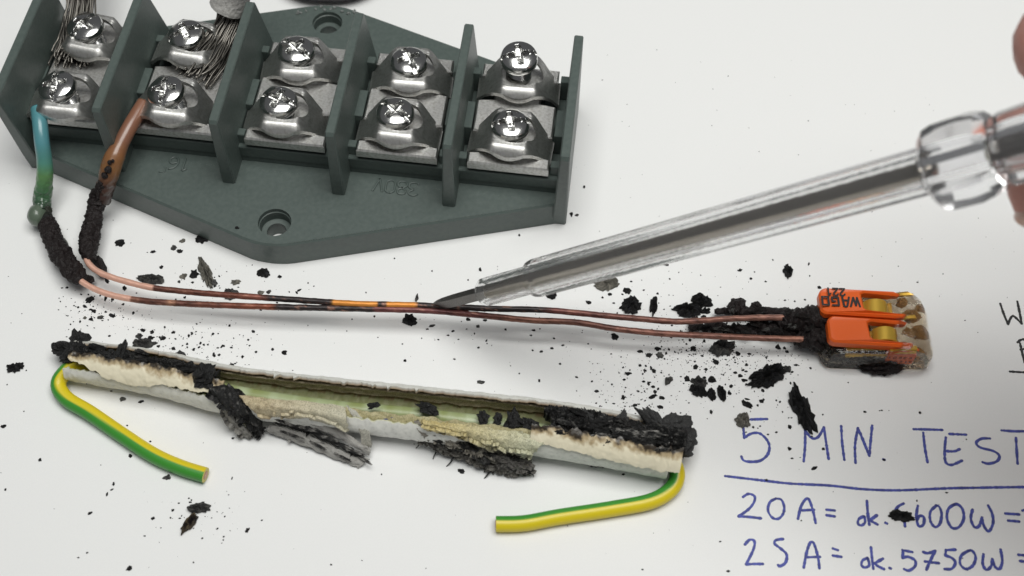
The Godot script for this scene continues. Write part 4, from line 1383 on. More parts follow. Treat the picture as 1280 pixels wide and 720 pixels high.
	for row in 3:
		var x := 59.6 + row * 1.1
		while x < 69.2:
			var h := rng.randf_range(0.5, 0.75)
			glyphs(mb, ["2", "0", "1", "3", "6", "8"][rng.randi() % 6], Vector3(x + 0.6, 5.0 - row * 1.35, lift), Vector3(-1, 0, 0), Vector3(0, -1, 0), Vector2(0.8, h), 0.7, 0.12, false)
			x += rng.randf_range(0.7, 1.0)
	part("fine_print", mb, M.print_black, c, 0.0, false)
	for q in c.get_children():
		(q as Node3D).transform = Transform3D(yaw, Vector3.ZERO)


# ---------- test screwdriver and the hand that holds it ----------
const TIP := Vector3(-12.76, 6.2, 8.21)
const ALONG := Vector3(0.70635, 0.68838, 0.16496)


func drv() -> Transform3D:
	var y: Vector3 = ALONG.normalized()
	var x := y.cross(Vector3(0, 0.55, 0.83)).normalized()
	return Transform3D(Basis(x, y, x.cross(y)), TIP)


func build_driver() -> void:
	var d := thing("test_screwdriver", "voltage test screwdriver with steel blade in a clear plastic sleeve and collar", "screwdriver", TIP)
	var x := drv()
	# flat blade, ground to an edge at the tip; its flat side looks up to the left
	var mb := MB.new()
	var turn := Basis(Vector3.UP, deg_to_rad(28.0))
	var rows := [[0.0, 0.8, 0.1], [1.2, 1.1, 0.24], [2.6, 1.2, 0.38], [5.0, 1.2, 0.48], [9.0, 1.2, 0.5], [14.0, 1.05, 0.6]]
	for r in rows:
		for q in [[-1, -1], [1, -1], [1, 1], [-1, 1]]:
			var z: float = q[1] * r[2]
			mb.v(x * (turn * Vector3(q[0] * r[1], r[0] + (0.7 if q[0] > 0 else 0.0) * (1.0 if r[0] < 1.0 else 0.0), z)))
	for r in rows.size() - 1:
		for k in 4:
			var k2 := (k + 1) % 4
			mb.quad(r * 4 + k, r * 4 + k2, (r + 1) * 4 + k2, (r + 1) * 4 + k)
	mb.quad(3, 2, 1, 0)
	var z0 := (rows.size() - 1) * 4
	mb.quad(z0, z0 + 1, z0 + 2, z0 + 3)
	part("blade", mb, M.tool_steel, d, 20.0)
	mb = MB.new()
	lathe(mb, x, [0, 12.6, 1.1, 12.8, 1.2, 13.4, 1.2, 90, 1.1, 90.6, 0, 90.8], 28)
	part("shaft", mb, M.bright_steel, d, 30.0)
	mb = MB.new()
	lathe(mb, x, [1.9, 11.6, 2.15, 11.65, 2.34, 12, 2.36, 12.6, 2.3, 21.6, 2.25, 22.3, 2.5, 22.6, 2.95, 22.9, 3.08, 23.6, 3.05, 88, 3, 89, 1.7, 89.2, 1.6, 50, 1.6, 12.4, 1.9, 11.6], 40)
	part("sleeve", mb, M.sleeve_plastic, d, 25.0)
	mb = MB.new()   # hexagonal finger guard
	lathe(mb, x, [1.78, 89.3, 4.2, 89.4, 5.3, 90.4, 5.75, 91.8, 5.75, 95.2, 5.3, 96.8, 4.3, 97.8, 1.9, 97.9, 1.8, 93, 1.78, 89.3], 8)
	part("guard_collar", mb, M.clear_plastic, d, 20.0)
	mb = MB.new()
	lathe(mb, x, [1.9, 98, 4, 98.05, 4.4, 98.6, 4.6, 102, 5, 116, 5.1, 156, 4.6, 166, 4, 168, 2.4, 168.4, 2.3, 146, 2.2, 100, 1.9, 98], 12)
	part("handle", mb, M.clear_plastic, d, 20.0)
	mb = MB.new()
	lathe(mb, x, [0, 96, 1.5, 96.2, 1.5, 114, 1.9, 114.2, 1.9, 130, 1.2, 130.4, 1.2, 144, 0, 144.2], 20)
	part("resistor_and_spring", mb, M.dark_metal, d, 30.0)
	mb = MB.new()
	lathe(mb, x, [0, 167, 3.8, 167.2, 4, 169, 3.6, 172, 0, 172.6], 20)
	part("end_cap", mb, M.screw_metal, d, 30.0)


func build_hand() -> void:
	var h := thing("hand", "fingertips of a bare hand holding the screwdriver handle at the right edge", "hand", Vector3(76.49, 77.76, 30.15))
	# joints with radii; each bone is a tapered capsule, joined smoothly
	var j := [
		[Vector3(65.54, 76.61, 9.58), 6.0], [Vector3(85, 103, 10), 7.4], [Vector3(105, 120, 16), 9.0], [Vector3(126, 128, 34), 13.0],
		[Vector3(66.92, 64.08, 21.84), 5.6], [Vector3(80, 80, 34), 6.6], [Vector3(98, 94, 52), 7.8], [Vector3(118, 128, 56), 10.0],
		[Vector3(80, 84, 36), 6.0], [Vector3(90, 88, 52), 7.0], [Vector3(104, 102, 64), 7.9], [Vector3(126, 124, 64), 10.0],
		[Vector3(92, 92, 38), 5.9], [Vector3(100, 92, 54), 6.8], [Vector3(114, 104, 68), 7.6], [Vector3(134, 118, 70), 9.6],
		[Vector3(104, 98, 40), 5.2], [Vector3(112, 96, 54), 6.0], [Vector3(124, 104, 68), 6.8], [Vector3(142, 112, 72), 8.8],
		[Vector3(146, 122, 54), 18.0], [Vector3(176, 116, 66), 19.0], [Vector3(226, 108, 84), 23.0]]
	var bones := [[0, 1], [1, 2], [2, 3], [3, 20], [4, 5], [5, 6], [6, 7], [7, 20], [8, 9], [9, 10], [10, 11], [11, 20], [12, 13], [13, 14], [14, 15], [15, 20], [16, 17], [17, 18], [18, 19], [19, 20], [20, 21], [21, 22], [7, 11], [11, 15], [15, 19], [3, 7]]
	var cell := 2.0
	var lo := Vector3.ONE * 1e9
	var hi := Vector3.ONE * -1e9
	for e in j:
		lo = lo.min(e[0] - Vector3.ONE * (e[1] + 6.0))
		hi = hi.max(e[0] + Vector3.ONE * (e[1] + 6.0))
	var nx := int((hi.x - lo.x) / cell) + 2
	var ny := int((hi.y - lo.y) / cell) + 2
	var nzz := int((hi.z - lo.z) / cell) + 2
	var f := PackedFloat32Array()
	f.resize(nx * ny * nzz)
	f.fill(40.0)
	for b in bones:
		var a: Vector3 = j[b[0]][0]
		var c: Vector3 = j[b[1]][0]
		var ra: float = j[b[0]][1]
		var rc: float = j[b[1]][1]
		var k := 2.2 if b[1] != 20 else 6.0
		var m := maxf(ra, rc) + 7.0
		var g0 := ((a.min(c) - Vector3.ONE * m - lo) / cell).floor().max(Vector3.ZERO)
		var g1 := ((a.max(c) + Vector3.ONE * m - lo) / cell).ceil().min(Vector3(nx - 1, ny - 1, nzz - 1))
		var ac := c - a
		var l2 := ac.length_squared()
		for ix in range(int(g0.x), int(g1.x) + 1):
			for iy in range(int(g0.y), int(g1.y) + 1):
				for iz in range(int(g0.z), int(g1.z) + 1):
					var p := lo + Vector3(ix, iy, iz) * cell
					var t := clampf((p - a).dot(ac) / l2, 0.0, 1.0)
					var d := p.distance_to(a + ac * t) - lerpf(ra, rc, t)
					var at := (ix * ny + iy) * nzz + iz
					var o := f[at]
					var hh := maxf(k - absf(o - d), 0.0) / k
					f[at] = minf(o, d) - hh * hh * k * 0.25
	var mb := MB.new()
	var id := {}
	for ix in nx - 1:
		for iy in ny - 1:
			for iz in nzz - 1:
				var s := Vector3.ZERO
				var cnt := 0
				var b0 := (ix * ny + iy) * nzz + iz
				var v0 := f[b0]
				if v0 > 8.0 or v0 < -8.0:
					continue
				var cv := [v0, f[b0 + ny * nzz], f[b0 + nzz], f[b0 + nzz + ny * nzz], f[b0 + 1], f[b0 + 1 + ny * nzz], f[b0 + 1 + nzz], f[b0 + 1 + nzz + ny * nzz]]
				for e in [[0, 1], [2, 3], [4, 5], [6, 7], [0, 2], [1, 3], [4, 6], [5, 7], [0, 4], [1, 5], [2, 6], [3, 7]]:
					var va: float = cv[e[0]]
					var vb: float = cv[e[1]]
					if (va < 0.0) != (vb < 0.0):
						var t := va / (va - vb)
						var pa := Vector3(e[0] & 1, (e[0] >> 1) & 1, e[0] >> 2)
						var pb := Vector3(e[1] & 1, (e[1] >> 1) & 1, e[1] >> 2)
						s += pa.lerp(pb, t)
						cnt += 1
				if cnt:
					id[b0] = mb.v(lo + (Vector3(ix, iy, iz) + s / cnt) * cell)
	var sx := ny * nzz
	var sy := nzz
	for b0 in id.keys():
		for e in [[sx, sy, 1], [sy, 1, sx], [1, sx, sy]]:
			# edge from this corner along e[0]; the four cells round it
			if b0 + e[0] >= f.size():
				continue
			if (f[b0] < 0.0) == (f[b0 + e[0]] < 0.0):
				continue
			var q := [b0, b0 - e[1], b0 - e[1] - e[2], b0 - e[2]]
			if q.all(func(z): return id.has(z)):
				if f[b0] < 0.0:
					mb.quad(id[q[0]], id[q[1]], id[q[2]], id[q[3]])
				else:
					mb.quad(id[q[3]], id[q[2]], id[q[1]], id[q[0]])
	part("skin", mb, M.skin, h, 180.0)
	# nail of the forefinger
	for e in [[4, 5, Vector3(-0.3, -0.8, 0.5)]]:
		var a: Vector3 = j[e[0]][0]
		var t: Vector3 = ((j[e[1]][0] as Vector3) - a).normalized()
		var up: Vector3 = e[2]
		up = (up - t * up.dot(t)).normalized()
		mb = MB.new()
		var r: float = j[e[0]][1]
		lump(mb, a + up * (r * 0.72) + t * 1.0, Vector3(r * 0.75, r * 0.36, r * 0.95), Basis(t.cross(up), up, t), 0.0, 0.0, 1.0, Color.WHITE, 12, 16)
		part("fingernail", mb, M.nail, h, 180.0)


# ---------- char fragments ----------
func fragment(called: String, label: String, group: String, x: float, z: float, l: float, w: float, turn: float, h: float, seed_no: int, tone: int, y := 0.0) -> void:
	var pal := [[Color(0.014, 0.014, 0.015), Color(0.035, 0.035, 0.036)], [Color(0.05, 0.05, 0.05), Color(0.12, 0.118, 0.11)], [Color(0.12, 0.115, 0.1), Color(0.26, 0.245, 0.21)], [Color(0.02, 0.018, 0.016), Color(0.16, 0.12, 0.07)]]
	var o := MeshInstance3D.new()
	o.name = numbered(called)
	o.mesh = flake(l, w, h, seed_no, pal[tone][0], pal[tone][1])
	o.material_override = M.flake
	add_child(o)
	o.position = Vector3(x, y, z) * S
	o.rotation.y = turn
	tag(o, label, "char fragment", group)


func build_fragments() -> void:
	fragment("char_fragment", "black rectangular char flake right of the brown wire's charred bend", "char fragments scattered on the paper", -70.77, -5.57, 1.99, 1.46, 0.32, 0.32, 0, 0)
	fragment("char_crumb", "small black char crumb, second nearest behind the long dark sliver by the wire", "crumbs around the copper wires in front of the block", -64.69, -4.01, 1.13, 0.72, 0.39, 0.16, 1, 0)
	fragment("char_crumb", "small dark grey char crumb behind the long dark sliver by the wire", "crumbs around the copper wires in front of the block", -61.1, -5.17, 1.28, 1.09, 0.39, 0.23, 2, 1)
	fragment("char_crumb", "small light grey char crumb behind the tall grey bark-like flake", "crumbs around the copper wires in front of the block", -59.87, -6.73, 1.32, 0.9, 0.72, 0.19, 3, 2)
	fragment("char_crumb", "small black char crumb left of the tall grey bark-like flake", "crumbs around the copper wires in front of the block", -59.89, -4.46, 1.25, 0.84, -0.34, 0.18, 4, 0)
	fragment("char_fragment", "black char flake tucked against the block's front left edge", "char fragments scattered on the paper", -56.49, -7.27, 2.42, 1.77, -0.15, 0.38, 5, 0)
	fragment("char_crumb", "small black char crumb, nearest behind the long dark sliver by the wire", "crumbs around the copper wires in front of the block", -62.51, -0.86, 0.86, 0.71, 0.71, 0.15, 6, 0)
	fragment("char_fragment", "long dark char sliver resting against the brown wire on the left", "char fragments scattered on the paper", -63.79, 2.09, 5.11, 1.88, -0.07, 0.94, 7, 1)
	fragment("char_crumb", "small light grey char crumb left of the tall grey bark-like flake", "crumbs around the copper wires in front of the block", -58.26, 0.94, 1.28, 1.22, 0.7, 0.26, 8, 2)
	fragment("char_crumb", "tiny dark grey char crumb left of the tall grey bark-like flake", "crumbs around the copper wires in front of the block", -58.85, 1.98, 0.57, 0.69, 0.06, 0.12, 9, 1)
	fragment("char_fragment", "black char lump touching the tall grey bark-like flake", "char fragments scattered on the paper", -56.45, 0.32, 1.83, 1.94, 0.49, 0.4, 10, 0)
	fragment("char_fragment", "tall grey bark-like char flake standing out below the block's left edge", "char fragments scattered on the paper", -54.51, 0.04, 6.33, 1.99, -1.09, 0.86, 11, 2)
	fragment("char_fragment", "dark char bit at the foot of the tall grey bark-like flake", "char fragments scattered on the paper", -52.62, 1.97, 1.73, 1.15, -0.98, 0.25, 12, 1)
	fragment("char_fragment", "grey ash flake just above the wires below the block's round hole", "char fragments scattered on the paper", -48.86, 1.58, 1.98, 1.39, 0.31, 0.3, 13, 2)
	fragment("char_fragment", "dark ash flake lying under the upper copper wire", "char fragments scattered on the paper", -49.44, 4.13, 2.64, 2.17, -0.15, 0.72, 14, 1)
	fragment("char_crumb", "small light grey char crumb in front of the block's front corner", "crumbs around the copper wires in front of the block", -44.18, 3.5, 1.29, 1.02, 0.06, 0.22, 15, 2)
	fragment("char_crumb", "small dark grey char crumb in front of the block's front corner", "crumbs around the copper wires in front of the block", -42.8, 3.25, 0.99, 0.86, 0.48, 0.19, 16, 1)
	fragment("char_fragment", "rounded black char flake in front of the block's front corner", "char fragments scattered on the paper", -44.28, -0.54, 2.52, 1.88, -0.15, 0.41, 17, 0)
	fragment("char_crumb", "small black char crumb, nearest in front of the block's front corner", "crumbs around the copper wires in front of the block", -41.35, -0.02, 0.76, 0.66, -0.34, 0.14, 18, 0)
	fragment("char_crumb", "small black char crumb, second nearest in front of the block's front corner", "crumbs around the copper wires in front of the block", -37.52, 2.62, 1.02, 0.51, 0.68, 0.12, 19, 0)
	fragment("char_crumb", "tiny black char crumb in front of the block's front corner", "crumbs around the copper wires in front of the block", -37.87, 3.14, 0.68, 0.44, -1, 0.12, 20, 0)
	fragment("char_crumb", "small black char crumb, second nearest in front of the brown wire's charred end", "crumbs below the left bend of the wires", -73.61, 6.65, 1.69, 1.36, 0.93, 0.29, 21, 0)
	fragment("char_crumb", "small black char crumb, third nearest behind the sheath's charred left end", "crumbs below the left bend of the wires", -74.22, 8, 0.92, 0.63, -0.33, 0.14, 22, 0)
	fragment("char_crumb", "small black char crumb, second nearest behind the sheath's charred left end", "crumbs below the left bend of the wires", -72.49, 8.88, 0.99, 0.73, -0.65, 0.16, 23, 0)
	fragment("char_crumb", "small black char crumb, nearest behind the sheath's charred left end", "crumbs below the left bend of the wires", -72.55, 10.51, 0.81, 0.85, 0.71, 0.18, 24, 0)
	fragment("char_crumb", "small dark grey char crumb behind the sheath's charred left end", "crumbs below the left bend of the wires", -70.97, 10.1, 1.12, 0.84, 0.06, 0.18, 25, 1)
	fragment("char_crumb", "small black char crumb right of the sheath's charred left end", "crumbs below the left bend of the wires", -69.14, 9.59, 1.34, 0.8, -0.24, 0.17, 26, 0)
	fragment("char_crumb", "small black char crumb, third nearest in front of the brown wire's charred end", "crumbs below the left bend of the wires", -70.95, 6, 0.71, 1.53, 0.06, 0.15, 27, 0)
	fragment("char_crumb", "small light grey char crumb behind the sheath's charred left end", "crumbs below the left bend of the wires", -73.7, 10.33, 0.7, 0.67, 0.06, 0.14, 28, 2)
	fragment("char_crumb", "tiny black char crumb, second nearest left of the long dark sliver by the wire", "crumbs below the left bend of the wires", -69.7, 6.26, 0.57, 0.85, 0.06, 0.12, 29, 0)
	fragment("char_crumb", "tiny black char crumb, nearest behind the sheath's charred left end", "crumbs below the left bend of the wires", -75.29, 8.22, 0.42, 0.51, 0.06, 0.12, 30, 0)
	fragment("char_crumb", "tiny black char crumb, nearest left of the long dark sliver by the wire", "crumbs below the left bend of the wires", -67.68, 7.22, 0.56, 0.51, 0.06, 0.12, 31, 0)
	fragment("char_crumb", "tiny black char crumb, second nearest behind the sheath's charred left end", "crumbs below the left bend of the wires", -70.39, 8.93, 0.56, 0.5, 0.06, 0.12, 32, 0)
	fragment("char_crumb", "tiny black char crumb in front of the blue wire's charred bend", "crumbs below the left bend of the wires", -78.96, 4.46, 0.43, 0.34, 0.06, 0.12, 33, 0)
	fragment("char_crumb", "small black char crumb, nearest in front of the brown wire's charred end", "crumbs below the left bend of the wires", -71.48, 2.53, 1.41, 0.7, -0.95, 0.15, 34, 0)
	fragment("char_crumb", "small black char crumb left of the long dark sliver by the wire", "crumbs around the copper wires in front of the block", -68.07, 4.01, 0.71, 0.86, 0.06, 0.65, 35, 0)
	fragment("char_crumb", "small black char crumb in front of the tall grey bark-like flake", "crumbs around the copper wires in front of the block", -57.27, 5.23, 0.7, 0.51, 0.7, 0.12, 36, 0)
	fragment("char_crumb", "small black char crumb, fifth nearest left of the lump on the sheath's far lip", "crumbs above the left half of the sheath", -63.19, 12.24, 1.09, 0.84, 0.26, 0.18, 37, 0)
	fragment("char_crumb", "small dark grey char crumb left of the lump on the sheath's far lip", "crumbs above the left half of the sheath", -63.65, 13.38, 1.39, 1.15, 0.9, 0.25, 38, 1)
	fragment("char_crumb", "small black char crumb, third nearest left of the lump on the sheath's far lip", "crumbs above the left half of the sheath", -61.65, 13.75, 1.36, 0.83, 0.31, 0.18, 39, 0)
	fragment("char_crumb", "small black char crumb, second nearest behind the lump on the sheath's far lip", "crumbs above the left half of the sheath", -59.47, 13.63, 1.23, 0.83, 0.69, 0.18, 40, 0)
	fragment("char_fragment", "grey ash flakes heaped on the far lip of the sheath's left part", "char fragments scattered on the paper", -62.49, 15.07, 3.82, 2.13, 0.18, 0.86, 41, 1)
	fragment("char_fragment", "dark char lump leaning on the sheath's far lip left of its middle", "char fragments scattered on the paper", -55.94, 16.75, 1.75, 1.8, 0.47, 0.79, 42, 1)
	fragment("char_crumb", "small black char crumb, second nearest left of the lump on the sheath's far lip", "crumbs above the left half of the sheath", -59.99, 15.24, 0.69, 0.65, 0.05, 0.14, 43, 0)
	fragment("char_crumb", "small black char crumb, nearest behind the lump on the sheath's far lip", "crumbs above the left half of the sheath", -57.32, 15.57, 0.77, 0.59, -0.5, 0.13, 44, 0)
	fragment("char_crumb", "small black char crumb, nearest left of the lump on the sheath's far lip", "crumbs above the left half of the sheath", -59.72, 16.64, 0.86, 0.47, -0.14, 0.12, 45, 0)
	fragment("char_crumb", "tiny black char crumb, nearest right of the lump on the sheath's far lip", "crumbs above the left half of the sheath", -53.9, 15.54, 0.55, 0.65, 0.05, 0.12, 46, 0)
	fragment("char_crumb", "tiny dark grey char crumb, nearest behind the lump on the sheath's far lip", "crumbs above the left half of the sheath", -54.73, 12.41, 0.42, 0.82, 0.06, 0.12, 47, 1)
	fragment("char_crumb", "small black char crumb, fourth nearest left of the lump on the sheath's far lip", "crumbs above the left half of the sheath", -61.62, 12.47, 0.7, 0.82, 0.06, 0.15, 48, 0)
	fragment("char_crumb", "small black char crumb, nearest right of the lump on the sheath's far lip", "crumbs above the left half of the sheath", -53.03, 15.02, 0.68, 0.49, 0.68, 0.12, 49, 0)
	fragment("char_crumb", "tiny black char crumb, second nearest right of the lump on the sheath's far lip", "crumbs above the left half of the sheath", -52.3, 14.51, 0.42, 0.49, 0.05, 0.12, 50, 0)
	fragment("char_crumb", "tiny black char crumb, third nearest right of the lump on the sheath's far lip", "crumbs above the left half of the sheath", -50.38, 16.13, 0.42, 0.48, 0.05, 0.12, 51, 0)
	fragment("char_crumb", "small black char crumb, second nearest right of the lump on the sheath's far lip", "crumbs above the left half of the sheath", -50.17, 18.15, 0.88, 0.61, -0.33, 0.13, 52, 0)
	fragment("char_crumb", "tiny black char crumb, nearest behind the sheath's black char flap", "crumbs above the left half of the sheath", -45.4, 16.49, 0.55, 0.64, 0.05, 0.12, 53, 0)
	fragment("char_crumb", "tiny black char crumb, second nearest behind the sheath's black char flap", "crumbs above the left half of the sheath", -43.23, 15.43, 0.42, 0.48, 0.05, 0.12, 54, 0)
	fragment("char_crumb", "tiny black char crumb, fourth nearest right of the lump on the sheath's far lip", "crumbs above the left half of the sheath", -49.38, 16.39, 0.55, 0.48, 0.05, 0.12, 55, 0)
	fragment("char_crumb", "tiny black char crumb behind the lump on the sheath's far lip", "crumbs above the left half of the sheath", -55.18, 14.51, 0.42, 0.49, 0.05, 0.12, 56, 0)
	fragment("char_crumb", "tiny dark grey char crumb, second nearest behind the lump on the sheath's far lip", "crumbs above the left half of the sheath", -59.62, 11.4, 0.42, 0.5, 0.06, 0.12, 57, 1)
	fragment("char_crumb", "small black char crumb behind the sheath's black char flap", "crumbs above the left half of the sheath", -38.38, 15.32, 1.05, 0.9, -0.51, 0.19, 58, 0)
	fragment("char_crumb", "tiny black char crumb in front of the tall grey bark-like flake", "crumbs above the left half of the sheath", -48.56, 10.47, 0.42, 0.5, 0.06, 0.12, 59, 0)
	fragment("char_crumb", "tiny black char crumb, fifth nearest right of the lump on the sheath's far lip", "crumbs above the left half of the sheath", -44.51, 14.24, 0.42, 0.32, 0.05, 0.12, 60, 0)
	fragment("char_fragment", "dark square-cornered char chip just below the screwdriver tip", "char fragments scattered on the paper", -17.5, 7.77, 2.63, 2.16, -0.71, 0.58, 61, 0)
	fragment("char_crumb", "small dark grey char crumb in front of the screwdriver tip", "crumbs between the screwdriver tip and the sheath", -13.59, 8.61, 1.14, 0.66, 0.3, 0.14, 62, 1)
	fragment("char_crumb", "tiny black char crumb right of the square-cornered chip", "crumbs between the screwdriver tip and the sheath", -14.38, 9.3, 0.57, 0.33, 0.06, 0.12, 63, 0)
	fragment("char_crumb", "small dark grey char crumb right of the screwdriver tip", "crumbs between the screwdriver tip and the sheath", -5.6, 8.25, 0.87, 0.65, 0.46, 0.14, 64, 1)
	fragment("char_crumb", "small black char crumb, second nearest right of the screwdriver tip", "crumbs between the screwdriver tip and the sheath", -4.48, 6.97, 0.86, 0.5, 0.06, 0.12, 65, 0)
	fragment("char_crumb", "small black char crumb, nearest right of the screwdriver tip", "crumbs between the screwdriver tip and the sheath", -7.42, 6.89, 0.87, 0.65, -0.35, 0.14, 66, 0)
	fragment("char_crumb", "tiny black char crumb in front of the screwdriver tip", "crumbs between the screwdriver tip and the sheath", -9.91, 9.46, 0.57, 0.49, 0.06, 0.12, 67, 0)
	fragment("char_crumb", "tiny black char crumb, third nearest in front of the square-cornered chip", "crumbs between the screwdriver tip and the sheath", -17.71, 15.76, 0.56, 0.64, 0.05, 0.12, 68, 0)
	fragment("char_fragment", "grey oblong ash chip above the middle of the sheath's far lip", "char fragments scattered on the paper", -4.52, 19.23, 1.66, 0.78, 0.05, 0.17, 69, 1)
	fragment("char_crumb", "small black char crumb in front of the sleeve's stepped end", "crumbs between the screwdriver tip and the sheath", 4.11, 8.52, 0.71, 0.49, 0.06, 0.12, 70, 0)
	fragment("char_crumb", "tiny black char crumb, second nearest in front of the sleeve's stepped end", "crumbs between the screwdriver tip and the sheath", 7.39, 11.94, 0.56, 0.49, 0.05, 0.12, 71, 0)
	fragment("char_crumb", "tiny black char crumb behind the grey oblong chip", "crumbs between the screwdriver tip and the sheath", -3.99, 11.06, 0.29, 0.64, -0.34, 0.12, 72, 0)
	fragment("char_crumb", "tiny black char crumb, second nearest right of the grey oblong chip", "crumbs between the screwdriver tip and the sheath", 5.36, 18.39, 0.42, 0.63, 0.05, 0.12, 73, 0)
	fragment("char_crumb", "tiny black char crumb, third nearest right of the grey oblong chip", "crumbs between the screwdriver tip and the sheath", 4.09, 12.52, 0.44, 0.47, 0.63, 0.12, 74, 0)
	fragment("char_crumb", "tiny black char crumb, nearest right of the grey oblong chip", "crumbs between the screwdriver tip and the sheath", 1.92, 17.18, 0.28, 0.32, 0.05, 0.12, 75, 0)
	fragment("char_crumb", "tiny black char crumb, nearest in front of the square-cornered chip", "crumbs between the screwdriver tip and the sheath", -15.2, 11.19, 0.28, 0.33, 0.06, 0.12, 76, 0)
	fragment("char_crumb", "tiny black char crumb, second nearest in front of the square-cornered chip", "crumbs between the screwdriver tip and the sheath", -18.41, 12.49, 0.28, 0.32, 0.05, 0.12, 77, 0)
	fragment("char_crumb", "tiny black char crumb left of the square-cornered chip", "crumbs between the screwdriver tip and the sheath", -27.6, 8.01, 0.28, 0.33, 0.06, 0.12, 78, 0)
	fragment("char_crumb", "tiny dark grey char crumb left of the grey oblong chip", "crumbs between the screwdriver tip and the sheath", -9.27, 14.99, 0.56, 0.32, 0.05, 0.12, 79, 1)
	fragment("char_crumb", "tiny black char crumb, fourth nearest right of the grey oblong chip", "crumbs between the screwdriver tip and the sheath", 8.83, 14.94, 0.42, 0.48, 0.05, 0.12, 80, 0)
	fragment("char_crumb", "tiny black char crumb, nearest in front of the sleeve's stepped end", "crumbs between the screwdriver tip and the sheath", -0.77, 8.63, 0.43, 0.49, 0.06, 0.12, 81, 0)
	fragment("char_crumb", "tiny black char crumb left of the sleeve's stepped end", "crumbs by the block's right corner", -5.89, -3.58, 0.58, 0.87, 0.06, 0.13, 82, 0)
	fragment("char_crumb", "tiny black char crumb right of the screwdriver tip", "crumbs by the block's right corner", -7.9, -1.24, 0.44, 0.35, 0.06, 0.12, 83, 0)
	fragment("char_crumb", "tiny black char crumb, nearest behind the block's right corner", "crumbs by the block's right corner", 10.29, -16.72, 0.6, 1.11, 0.06, 0.13, 84, 0)
	fragment("char_crumb", "small dark grey char crumb right of the block's right corner", "crumbs by the block's right corner", 11.32, -16.6, 0.76, 0.74, 0.06, 0.16, 85, 1)
	fragment("char_crumb", "tiny black char crumb, second nearest behind the block's right corner", "crumbs by the block's right corner", 12.6, -23.14, 0.46, 0.77, 0.06, 0.12, 86, 0)
	fragment("char_crumb", "tiny black char crumb behind the sleeve's stepped end", "crumbs by the block's right corner", 0.85, -11.49, 0.45, 0.54, 0.06, 0.12, 87, 0)
	fragment("char_crumb", "tiny black char crumb, second nearest behind the screwdriver tip", "crumbs by the block's right corner", -21.39, -5.11, 0.29, 0.35, 0.06, 0.12, 88, 0)
	fragment("char_crumb", "tiny black char crumb right of the block's front corner", "crumbs by the block's right corner", -36.17, 1.03, 0.29, 0.34, 0.06, 0.12, 89, 0)
	fragment("char_crumb", "tiny black char crumb, nearest behind the screwdriver tip", "crumbs by the block's right corner", -14.44, -2.75, 0.29, 0.35, 0.06, 0.12, 90, 0)
	fragment("char_fragment", "black triangular char chip under the screwdriver's clear sleeve", "char fragments scattered on the paper", 6.86, 1.13, 2.27, 1.65, -0.65, 0.86, 91, 0)
	fragment("char_crumb", "tiny dark grey char crumb left of the screwdriver tip", "crumbs around the copper wires in front of the block", -16.67, 3.28, 0.58, 1.34, -0.15, 1.15, 92, 1)
	fragment("char_fragment", "light grey ash flake beyond the wires under the screwdriver", "char fragments scattered on the paper", 16.87, -1.63, 4.18, 2.72, 0.3, 0.72, 93, 2)
	fragment("char_fragment", "black notched char bit right of the light grey ash flake", "char fragments scattered on the paper", 20.57, -0.49, 1.67, 1.5, -0.76, 0.32, 94, 0)
	fragment("char_crumb", "small black char crumb in front of the light grey ash flake", "crumbs beyond the wires under the screwdriver", 17.37, 0.37, 0.73, 0.86, 0.06, 0.16, 95, 0)
	fragment("char_crumb", "small black char crumb left of the light grey ash flake", "crumbs beyond the wires under the screwdriver", 13.61, 2.25, 1.15, 0.85, -0.15, 0.18, 96, 0)
	fragment("char_fragment", "round black char lump above the upper copper wire, left of the upright chip", "char fragments scattered on the paper", 21.04, 2.66, 3.63, 3.27, 0.45, 1.01, 97, 0)
	fragment("char_fragment", "narrow upright black char chip above the upper copper wire", "char fragments scattered on the paper", 25.15, 2.35, 3.92, 1.29, -1.67, 0.72, 98, 0)
	fragment("char_crumb", "tiny black char crumb right of the round black lump above the wires", "crumbs beyond the wires under the screwdriver", 25.91, -0.28, 0.44, 0.52, 0.06, 0.12, 99, 0)
	fragment("char_fragment", "black pointed char lump crowning the heap left of the connector", "char fragments scattered on the paper", 33.55, 0.96, 3.73, 2.59, -0.15, 1.3, 100, 0)
	fragment("char_fragment", "wide black char lump at the left end of the heap by the connector", "char fragments scattered on the paper", 31.07, 3.1, 4.88, 2.55, -0.03, 1.15, 101, 0)
	fragment("char_crumb", "small black char crumb behind the dark grey faced lump", "crumbs beyond the wires under the screwdriver", 34.32, 3.08, 1.76, 1, 0.18, 0.86, 102, 0)
	fragment("char_fragment", "dark triangular char chip standing alone left of the orange levers", "char fragments scattered on the paper", 49.52, -6.22, 2.77, 1.53, -1.5, 0.86, 103, 0)
	fragment("char_crumb", "small black char crumb left of the lone triangular chip", "crumbs beyond the wires under the screwdriver", 40.92, -6.08, 0.93, 0.68, 0.35, 0.15, 104, 0)
	fragment("char_crumb", "tiny black char crumb, fourth nearest left of the lone triangular chip", "crumbs beyond the wires under the screwdriver", 42.84, -4.38, 0.59, 0.53, 0.06, 0.12, 105, 0)
	fragment("char_crumb", "small dark grey char crumb behind the round black lump above the wires", "crumbs beyond the wires under the screwdriver", 27.5, -6.52, 1.32, 0.53, -0.05, 0.12, 106, 1)
	fragment("char_crumb", "small black char crumb behind the round black lump above the wires", "crumbs beyond the wires under the screwdriver", 29.41, -7.67, 0.89, 0.71, 0.06, 0.15, 107, 0)
	fragment("char_crumb", "tiny black char crumb, third nearest left of the lone triangular chip", "crumbs beyond the wires under the screwdriver", 43.51, -5.88, 0.3, 0.35, 0.06, 0.12, 108, 0)
	fragment("char_crumb", "tiny black char crumb, second nearest left of the lone triangular chip", "crumbs beyond the wires under the screwdriver", 45.39, -3.93, 0.44, 0.35, 0.06, 0.12, 109, 0)
